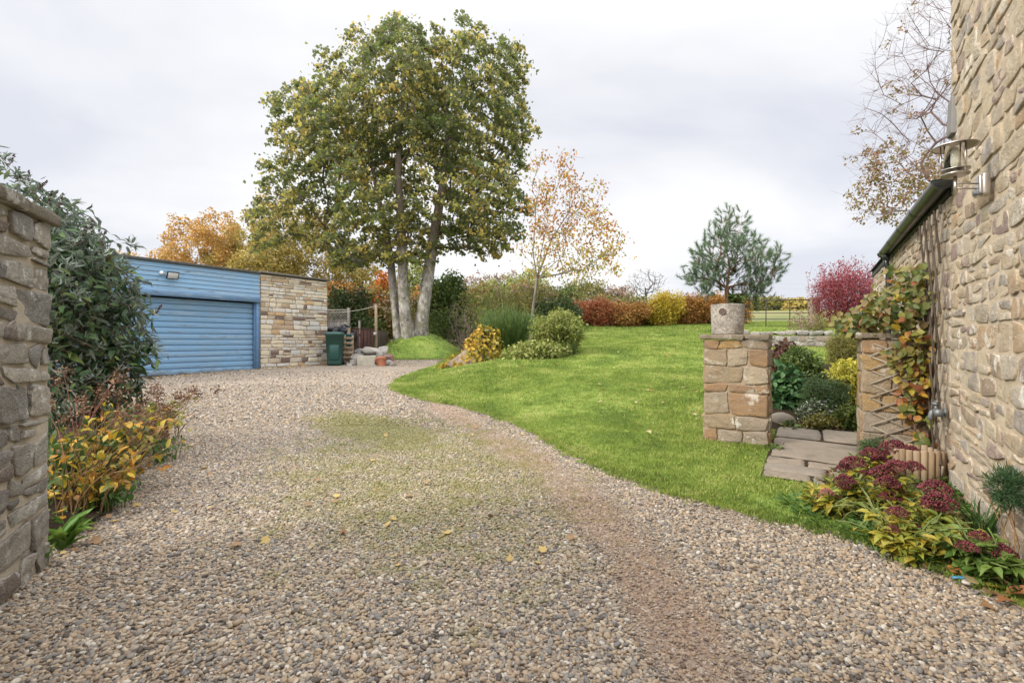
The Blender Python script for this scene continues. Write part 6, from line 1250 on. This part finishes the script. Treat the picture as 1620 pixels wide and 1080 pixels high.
# ------------------------------------------------------------------ climbing hydrangea over the pillar
def vine():
    b = A0 + GL * .10 - WD * .12; root = thing('climbing_hydrangea', b, 'climbing hydrangea turning yellow, spilling over the trellised pillar beside the house', 'climber')
    g = lambda a, w_, z: A0 + GL * a - WD * w_ + UP * z
    ells = [(g(.32, .02, 1.62), np.array((.28, .28, .20))), (g(.55, -.18, 1.50), np.array((.20, .22, .14))), (g(.12, .06, 1.78), np.array((.16, .18, .22))), (g(.16, .12, 1.30), np.array((.17, .14, .22))), (g(.14, .13, .98), np.array((.12, .1, .18))), (g(.10, -.35, 1.95), np.array((.10, .35, .14))), (g(.22, .11, 1.15), np.array((.16, .1, .14)))]
    low = [(g(.18, .12, .80), np.array((.10, .07, .09))), (g(.12, .12, .62), np.array((.11, .07, .07))), (g(.10, .12, .44), np.array((.06, .06, .05)))]
    w = Wood(); w.stem([b, g(.08, .10, .3), g(.05, .08, .7), g(.07, .09, 1.1), g(.08, .08, 1.5), g(.06, .02, 1.9)]); w.stem([g(.16, .10, .45), g(.20, .08, .9), g(.22, .10, 1.3)], 1)
    C = np.concatenate([thin(in_ells(700, ells, .3), .085), thin(in_ells(60, low, .3), .07)]); w.reach(C, .1, .12, 1.2, .1, .25); mb = MB(); w.mesh(mb, w.radii(.0022, .38), 0); mb.build('stems', barkmat('vine_bark', (.10, .06, .045), (.20, .13, .09), 20.), root)
    z = C[:, 2]; f = sm(z, 1.55, 1.0); hot = rng.random(len(C)) < .14 + .62 * f
    for sel, nm, cols in ((~hot, 'leaves', [(.065, .095, .025), (.10, .13, .03), (.17, .18, .045), (.26, .22, .06), (.20, .14, .06)]), (hot, 'autumn_leaves', [(.16, .20, .035), (.30, .27, .035), (.46, .30, .035), (.30, .11, .04), (.24, .09, .045), (.20, .22, .04)])):
        mb = MB(); A = C[sel]; k = np.repeat(np.arange(len(A)), 6); m = len(k); out = unit(GL * .3 - WD * .9); leaves(mb, A[k] + rng.normal(0, .035, (m, 3)), unit(rnd(m) * .7 - UP * .55 + out * .25), unit(out * .7 + UP * .5 + rnd(m) * .4), rng.uniform(.055, .10, m), 'ovate', .85); mb.build(nm, leafmat('vine_' + nm, cols, .5, .3, rough=.45, pscale=5.), root)
reseed(52); vine()

# ------------------------------------------------------------------ sedums along the house wall
def sedums():
    G = 'sedums in the bed along the house wall'; hm = leafmat('sedum_flower', [(.06, .008, .014), (.10, .015, .022), (.14, .027, .032), (.19, .05, .05)], .5, .05, pscale=9.); hp = leafmat('sedum_pink', [(.26, .09, .08), (.34, .15, .12), (.22, .06, .06)], .5, .05)
    lm = leafmat('sedum_leaf', [(.15, .20, .035), (.25, .29, .05), (.36, .35, .05), (.46, .34, .05), (.32, .30, .06)], .6, .35, rough=.4, pscale=4.)
    lg = leafmat('sedum_green', [(.07, .14, .025), (.12, .20, .04), (.20, .27, .06)], .5, .3, rough=.4)
    # heads given as (pixel x, pixel y, half width in pixels)
    P = [('wine red sedum at the top of the bed before the stave planter', (3.33, 4.36), lm, hm, [(1415, 711, 20), (1378, 720, 16), (1402, 721, 12), (1392, 730, 12), (1440, 715, 14)]),
         ('sedum with dusky heads and yellowing leaves reaching over the flagstones', (2.62, 3.68), lm, hm, [(1350, 735, 18), (1336, 743, 13), (1336, 762, 15), (1335, 770, 10), (1368, 749, 8)]),
         ('big deep red sedum in the middle of the bed with yellow leaves', (2.78, 3.45), lm, hm, [(1420, 742, 19), (1398, 750, 19), (1445, 740, 15), (1404, 766, 17), (1414, 774, 14), (1410, 788, 16)]),
         ('large headed sedum against the wall with orange yellow leaves', (2.76, 3.12), lm, hm, [(1480, 776, 22), (1486, 796, 22), (1476, 803, 16)]),
         ('dark red sedum with two heads among the yellow leaves near the gravel', (2.42, 2.97), lm, hm, [(1420, 812, 15), (1441, 833, 12)]),
         ('small fading sedum low at the gravel edge of the bed', (2.35, 2.83), lm, hm, [(1412, 838, 10), (1465, 858, 9), (1473, 853, 8)]),
         ('sedum nearest the camera with green leaves and three round red heads', (2.56, 2.62), lg, hm, [(1550, 850, 14), (1530, 867, 15), (1582, 875, 20)]),
         ('pale pink sedum drooping over the edge of the path', (2.32, 3.5), lm, hp, [(1308, 780, 10), (1300, 787, 8), (1320, 785, 9)])]
    for lab, (bx, by), ml, mh, heads in P:
        b = np.array((bx, by, Tz(bx, by) + .03)); root = thing('sedum_plant', b, lab, 'plant', G); ms, mbl = MB(), MB(); tips = []
        for (px, py, hw) in heads:
            tips.append((at(px, py, by - .02 + rng.normal(0, .06)), hw / F * by * .92))
        for i in range(22): tips.append((b + np.array((rng.normal(0, .105), rng.normal(0, .12), rng.uniform(.08, .24))), 0))
        for t, r in tips:
            p0 = b + rng.normal(0, .06, 3) * (1, 1, 0) - UP * .03; s = np.linspace(0, 1, 5)[:, None]; S = p0 + (t - p0) * s + UP * .05 * np.sin(s * 3.14) ; tube(ms, S, .0048, 5, cap=False)
            n = 15; f = rng.uniform(.12, .86, n); a = rng.uniform(0, 6.28, n); Q = p0 + (t - p0) * f[:, None] + UP * .015; D = np.stack([np.cos(a), np.sin(a), rng.uniform(-.25, .55, n)], 1); leaves(mbl, Q, D, UP + rng.normal(0, .25, (n, 3)), rng.uniform(.055, .095, n), 'ovate', .55)
            if r > 0:
                mb = MB(); nb = 300; u = np.sqrt(rng.random(nb)); a = rng.uniform(0, 6.28, nb); lump = .25 * np.sin(a * 5 + bx * 9) ; X = np.stack([u * np.cos(a) * r * 1.12, u * np.sin(a) * r * 1.12, r * .75 * (1 - u ** 2) + .1 * r * lump * u + rng.normal(0, .06 * r, nb)], 1); V, Fc = ICO[1]; rr = r * rng.uniform(.055, .095, nb)
                Vv = (t + X)[:, None] + V[None] * rr[:, None, None]; o = np.arange(nb)[:, None, None] * len(V); mb.add(Vv.reshape(-1, 3), (Fc[None] + o).reshape(-1, 3))
                for q in range(9): a = rng.uniform(0, 6.28); tube(mb, [t - UP * r * .35, t + (math.cos(a) * r * .6, math.sin(a) * r * .6, r * .12)], .0022, 4, cap=False)
                mb.build('flower_head', mh, root)
        ms.build('stems', ST_GRN, root); mbl.build('leaves', ml, root)
    def plant(name, label, b, n, s, kind, w_, cols, up=.8, spread=.12, cat='plant', tr=.3, group=None):
        root = thing(name, b, label, cat, group); mb = MB(); a = rng.uniform(0, 6.28, n); q = np.sqrt(rng.random(n)); D = np.stack([np.cos(a), np.sin(a), up * rng.uniform(.3, 1.6, n)], 1); leaves(mb, b + np.stack([np.cos(a) * q * spread, np.sin(a) * q * spread, rng.uniform(0, .05, n)], 1), D, UP + rng.normal(0, .3, (n, 3)), s * rng.uniform(.6, 1.2, n), kind, w_); mb.build('leaves', leafmat(name + str(len(_mc)), cols, .5, tr), root); return root
    gz_ = lambda x, y: np.array((x, y, Tz(x, y) + .03))
    plant('grassy_leaves', 'fan of long narrow green leaves lying over the sedum bed', gz_(2.55, 3.35), 60, .30, 'blade', .045, [(.14, .19, .05), (.22, .26, .08), (.30, .30, .12)], .5, .05)
    plant('iris_leaves', 'dark green sword leaves against the house wall by the sedums', gz_(2.98, 3.05), 34, .26, 'blade', .06, [(.04, .09, .02), (.07, .13, .03)], 2., .05)
    plant('hosta_leaves', 'broad pale yellow leaves low in front of the big sedum', gz_(2.72, 2.90), 26, .13, 'ovate', .6, [(.42, .34, .05), (.50, .36, .06), (.34, .33, .06)], .7, .05)
    plant('round_leaf_weed', 'single round green leaved weed at the gravel edge under the sedums', gz_(2.45, 3.20), 6, .075, 'ovate', 1.0, [(.10, .22, .05), (.13, .25, .06)], .6, .02, 'weed')
    for x, y, lab in ((2.25, 3.62, 'tuft of low clover like weeds between the flagstones and the gravel'), (2.36, 3.08, 'mat of green weeds below the deep red sedum'), (2.50, 2.72, 'low green weeds in front of the nearest sedum'), (2.66, 2.50, 'ferny green weed by the wall foot nearest the camera'), (2.22, 3.36, 'weed patch in the gravel margin beside the grass')):
        plant('green_weed', lab, gz_(x, y), 130, .055, 'ovate', .5, [(.06, .13, .025), (.10, .19, .035), (.16, .25, .05)], .6, .20, 'weed', group='weeds in the bed along the house wall')
    # feathery conifer sprig at the right edge
    b = np.array((2.70, 2.6, Tz(2.70, 2.6))); root = thing('conifer_sapling', b, 'feathery dark green conifer sapling on thin stems against the house wall', 'plant'); mb = MB(); tc = b + (0, 0.02, .5)
    for i in range(7): tube(mb, [b + rng.normal(0, .02, 3) * (1, 1, 0), b + UP * .22 + rng.normal(0, .03, 3), tc + rng.normal(0, .05, 3)], .003, 4, cap=False)
    mb.build('stems', ST_TAN, root); mb = MB(); k = 120; C = tc + rnd(k) * rng.random((k, 1)) ** .4 * (.085, .08, .11); kk = np.repeat(np.arange(k), 22); D = unit(rnd(len(kk)) * .5 + unit(C[kk] - tc) * .6 + UP * .3); leaves(mb, C[kk] + rng.normal(0, .012, (len(kk), 3)), D, rnd(len(kk)), rng.uniform(.02, .04, len(kk)), 'blade', .12); mb.build('foliage', leafmat('conifer_leaf', [(.025, .065, .025), (.04, .09, .035), (.06, .12, .045)], .4, .1), root)
reseed(53); sedums()

# ------------------------------------------------------------------ the bed behind the gateway
def garden():
    G = 'plants in the bed behind the gateway'
    shrub('euonymus_mound', 'fresh green rounded shrub in the bed behind the left gate pillar', 1268, 8.6, 40, 548, LM['green'], 240, 40, .045, 'ovate', .6, rad=.09, group=G, depth=.8)
    shrub('golden_choisya', 'golden yellow leaved shrub beside the trellised pillar', 1340, 7.4, 36, 565, leafmat('choisya', [(.42, .42, .05), (.62, .56, .08), (.72, .66, .16), (.30, .34, .05)], .5, .3), 200, 34, .055, 'ovate', .42, rad=.07, group=G, depth=.8)
    shrub('heath_dome', 'dull olive dome shaped heath behind the golden shrub', 1342, 10.2, 38, 522, LM['olive'], 300, 60, .035, 'blade', .3, rad=.1, group=G, depth=.8)
    shrub('lavender_clump', 'soft feathery dark green clump in front of the golden shrub', 1308, 6.75, 42, 598, leafmat('feathery', [(.045, .085, .03), (.075, .125, .04), (.11, .17, .06)], .4, .2), 280, 44, .06, 'blade', .09, rad=.08, group=G, depth=.7)
    shrub('hellebore_clump', 'clump of broad dark green leaves next to the left gate pillar', 1240, 7.0, 30, 575, leafmat('hellebore', [(.03, .085, .03), (.05, .13, .045), (.085, .18, .06)], .5, .2), 110, 9, .10, 'ovate', .6, rad=.08, group=G, depth=.8, droop=.4)
    shrub('dusky_heuchera', 'small dark maroon leaved plant at the back of the garden bed', 1240, 9.4, 20, 538, leafmat('heuchera', [(.07, .03, .025), (.12, .05, .035), (.10, .08, .04)], .4, .2), 60, 20, .07, 'ovate', .8, rad=.1, group=G)
    shrub('white_flowered_plant', 'low plant with tiny white flowers near the front of the garden bed', 1290, 6.5, 34, 632, leafmat('white_dots', [(.05, .10, .03), (.08, .14, .04), (.12, .16, .05), (.6, .6, .52)], .2, .2), 130, 26, .035, 'ovate', .6, rad=.08, group=G, depth=.6)
    shrub('ground_cover_plant', 'bright green low plant at the foot of the trellised pillar', 1352, 6.2, 24, 640, LM['green'], 90, 26, .05, 'ovate', .6, rad=.08, group=G)
    shrub('ground_cover_plant', 'straggling brown and green plant along the front edge of the garden bed', 1300, 6.25, 40, 655, LM['olive'], 110, 14, .045, 'ovate', .5, rad=.08, group=G, depth=.4)
    shrub('leafy_perennial', 'mixed green perennial filling the back of the bed below the low wall', 1240, 9.8, 36, 545, LM['olive'], 150, 24, .05, 'ovate', .5, rad=.12, group=G)
    shrub('leafy_perennial', 'dark green perennial in the middle of the garden bed behind the boulder', 1262, 7.4, 40, 590, LM['dark'], 180, 26, .055, 'ovate', .5, rad=.1, group=G)
    shrub('twiggy_bush', 'bare twiggy bush with grey stems just behind the low garden wall', 1265, 16.5, 22, 488, LM['tan'], 140, 5, .05, rad=.12, group=G, stems=12)
    shrub('twiggy_bush', 'grey green grassy bush right of the bare twigs beyond the low wall', 1292, 16.8, 18, 495, LM['olive'], 120, 14, .06, 'blade', .2, rad=.14, group=G, stems=8)
    shrub('pillar_foot_plant', 'little ferny plant at the foot of the trellised pillar by the path', 1378, 4.75, 16, 690, leafmat('feathery', 0), 60, 24, .05, 'blade', .12, rad=.05, group=G)
    b = ground_at(1222, 5.28, .03); root = thing('green_weed', b, 'tiny dark green weed at the corner of the left gate pillar and path', 'weed'); mb = MB(); leaf_clusters(mb, b + rng.normal(0, .05, (18, 3)) * (1, 1, .3) + UP * .03, 14, .04, .03, 'ovate', .6); mb.build('leaves', LM['green'], root)
reseed(54); garden()

# ------------------------------------------------------------------ fallen leaves and the small bits on the gravel
def litter():
    def leaf(p, s, rz, cols, label, group, kind='lobed', w_=.8):
        mb = MB(); Vt, Fs = TM[kind]; mbt = rng.normal(0, .25, 2); D = unit(np.array((math.cos(rz), math.sin(rz), rng.normal(0, .25)))); leaves(mb, p[None] + UP * .012, D[None], (UP + rng.normal(0, .3, 3))[None], s, kind, w_); o = mb.build('fallen_leaf', leafmat('fallen_' + cols[0], cols[1], .3, .2), None); tag(o, label, 'leaf', group, 'thing'); return o
    Rd = ('red', [(.34, .10, .03), (.28, .12, .05)]); Yl = ('yellow', [(.50, .40, .10), (.55, .36, .06)]); Pl = ('pale', [(.50, .45, .25), (.42, .34, .17)]); Or = ('orange', [(.5, .2, .04), (.42, .17, .05)])
    gp = lambda px, py: (lambda q: np.array((*q, Tz(*q) + .03)))(on_gravel(px, py))
    for px, py, s, c, lab in ((1590, 948, .13, Rd, 'large russet leaf on the gravel at the foot of the house wall'), (1605, 962, .10, Rd, 'second russet leaf lying just before the large one'), (1563, 938, .09, Yl, 'crumpled yellow leaf beside the russet leaf'), (1518, 918, .10, Or, 'orange leaf at the edge of the bed nearest the blue scrap'), (1546, 936, .09, Pl, 'long pale green leaf on the gravel between blue scrap and yellow leaf'), (168, 915, .05, Or, 'small red leaf on the gravel before the left stone wall'), (1374, 842, .07, Or, 'orange brown leaf at the gravel edge under the weeds')):
        leaf(gp(px, py), s, rng.uniform(0, 6.28), c, lab, None)
    for i in range(70):
        Y = rng.uniform(6, 19); px = rng.uniform(720, 1110) if Y > 9 else rng.uniform(900, 1105); X = (px - 810) / F * Y
        if signed(np.array([[X, Y]]), LAWN)[0][0] < .15: continue
        leaf(np.array((X, Y, Tz(X, Y) + .075)), rng.uniform(.06, .10), rng.uniform(0, 6.28), Pl if rng.random() < .8 else Or, 'small pale fallen leaf lying on the lawn', 'fallen leaves on the lawn')
    q = gp(1516, 924); mb = MB(); box(mb, q + UP * .01, (.055, .022, .012), np.array(((.8, -.55, .2), (.55, .83, 0), (-.16, .11, .98))), .006); o = mb.build('plastic_scrap', plain('blue_plastic', (.05, .25, .42), .4, bump=0)); tag(o, 'little blue plastic scrap on the gravel by the bed', 'scrap')
    for px, py, s, col, lab in ((1532, 929, .032, (.52, .47, .42), 'pale flat stone on the gravel right of the blue scrap'), (1440, 880, .045, (.58, .55, .50), 'white pebble at the edge of the bed below the big sedum'), (1460, 880, .09, (.16, .10, .09), 'dark reddish flat stone at the edge of the bed')):
        q = gp(px, py); mb = MB(); V, Fc = ICO[3]; w = Wob(1.4); mb.add(V * (1 + .1 * w(V))[:, None] * (s, s * .7, s * .4) + q, Fc); o = mb.build('edge_stone', plain('edge_stone_%d' % px, col, .8, bump=.3)); tag(o, lab, 'stone')
reseed(55); litter()

# ------------------------------------------------------------------ low growth that nobody could count, between the plants of the beds
def cover():
    def cl(n, s, kind, w_, cols, up, nm):
        mb = MB(); a = rng.uniform(0, 6.28, n); q = np.sqrt(rng.random(n)) * .06; D = np.stack([np.cos(a), np.sin(a), up * rng.uniform(.2, 1.6, n)], 1); leaves(mb, np.stack([q * np.cos(a), q * np.sin(a), rng.uniform(0, .035, n)], 1), D, UP + rng.normal(0, .35, (n, 3)), s * rng.uniform(.6, 1.2, n), kind, w_); return kind_obj(nm, mb, leafmat('cover_' + nm, cols, .4, .3))
    V = [cl(20, .05, 'ovate', .55, [(.06, .13, .025), (.10, .19, .035), (.16, .24, .05)], .6, 'weed_a'), cl(26, .06, 'blade', .12, [(.08, .15, .03), (.15, .22, .05), (.28, .26, .10)], 1.2, 'weed_b'), cl(18, .045, 'ovate', .8, [(.09, .16, .03), (.14, .22, .045), (.30, .28, .06)], .5, 'weed_c'), cl(14, .05, 'ovate', .5, [(.14, .08, .04), (.22, .13, .06), (.10, .06, .035)], .3, 'weed_d')]
    def fill(name, poly, n, lo, hi, inset, keep=None):
        P = np.stack([rng.uniform(poly[:, 0].min(), poly[:, 0].max(), n), rng.uniform(poly[:, 1].min(), poly[:, 1].max(), n)], 1); s = signed(P, poly)[0]; P = P[s > inset - .07 * rng.random(n)]
        if keep is not None: P = P[keep(P)]
        k = rng.uniform(lo, hi, len(P)); scatter(name, np.column_stack([P, T(P[:, 0], P[:, 1]) + .05]), np.column_stack([rng.normal(0, .15, (len(P), 2)), rng.uniform(0, 6.28, len(P))]), k[:, None] * np.ones(3), V)
    fill('weeds', BED_R, 560, .6, 1.3, .0); fill('undergrowth', BED_L, 900, .8, 1.6, .06); fill('ground_cover', BED_G, 900, .8, 1.7, .02)
    # dead leaves blown along the garage, the rubble and the bed edges
    n = 520; q = rng.random((n, 2)); P = np.concatenate([(GC + GD * t + GN * d)[None, :2] for t, d in zip(rng.uniform(-3.2, 2.4, 230), .1 + np.abs(rng.normal(0, .28, 230)))] + [np.array([[rng.uniform(-6, -2.2), rng.uniform(15.2, 17.1)]]) for _ in range(90)] + [on_gravel(rng.uniform(300, 900), rng.uniform(600, 900))[None] for _ in range(70)] + [np.array(on_gravel(rng.uniform(1240, 1600), 0 * 1 + 840))[None] * 0 + BED_R[rng.integers(0, 6)][None] + rng.normal(0, .10, (1, 2)) for _ in range(50)] + [BED_L[rng.integers(0, 6)][None] + rng.normal(0, .22, (1, 2)) for _ in range(60)])
    P = P[signed(P, LAWN)[0] < .05]; Lk = []
    for c in ([(.22, .12, .06), (.30, .18, .09)], [(.42, .26, .08), (.48, .34, .12)]):
        mb = MB(); leaves(mb, np.array([(0, 0, .005)]), np.array([(1., .1, .12)]), UP[None] + (.1, .2, 0), 1., 'lobed', .8); Lk.append(kind_obj('dead_leaf', mb, leafmat('dead' + str(c[0][0]), c, .3, .2)))
    scatter('leaf_litter', np.column_stack([P, T(P[:, 0], P[:, 1]) + .022]), np.column_stack([rng.normal(0, .3, (len(P), 2)), rng.uniform(0, 6.28, len(P))]), rng.uniform(.035, .075, len(P))[:, None] * np.ones(3), Lk)
reseed(56); cover()
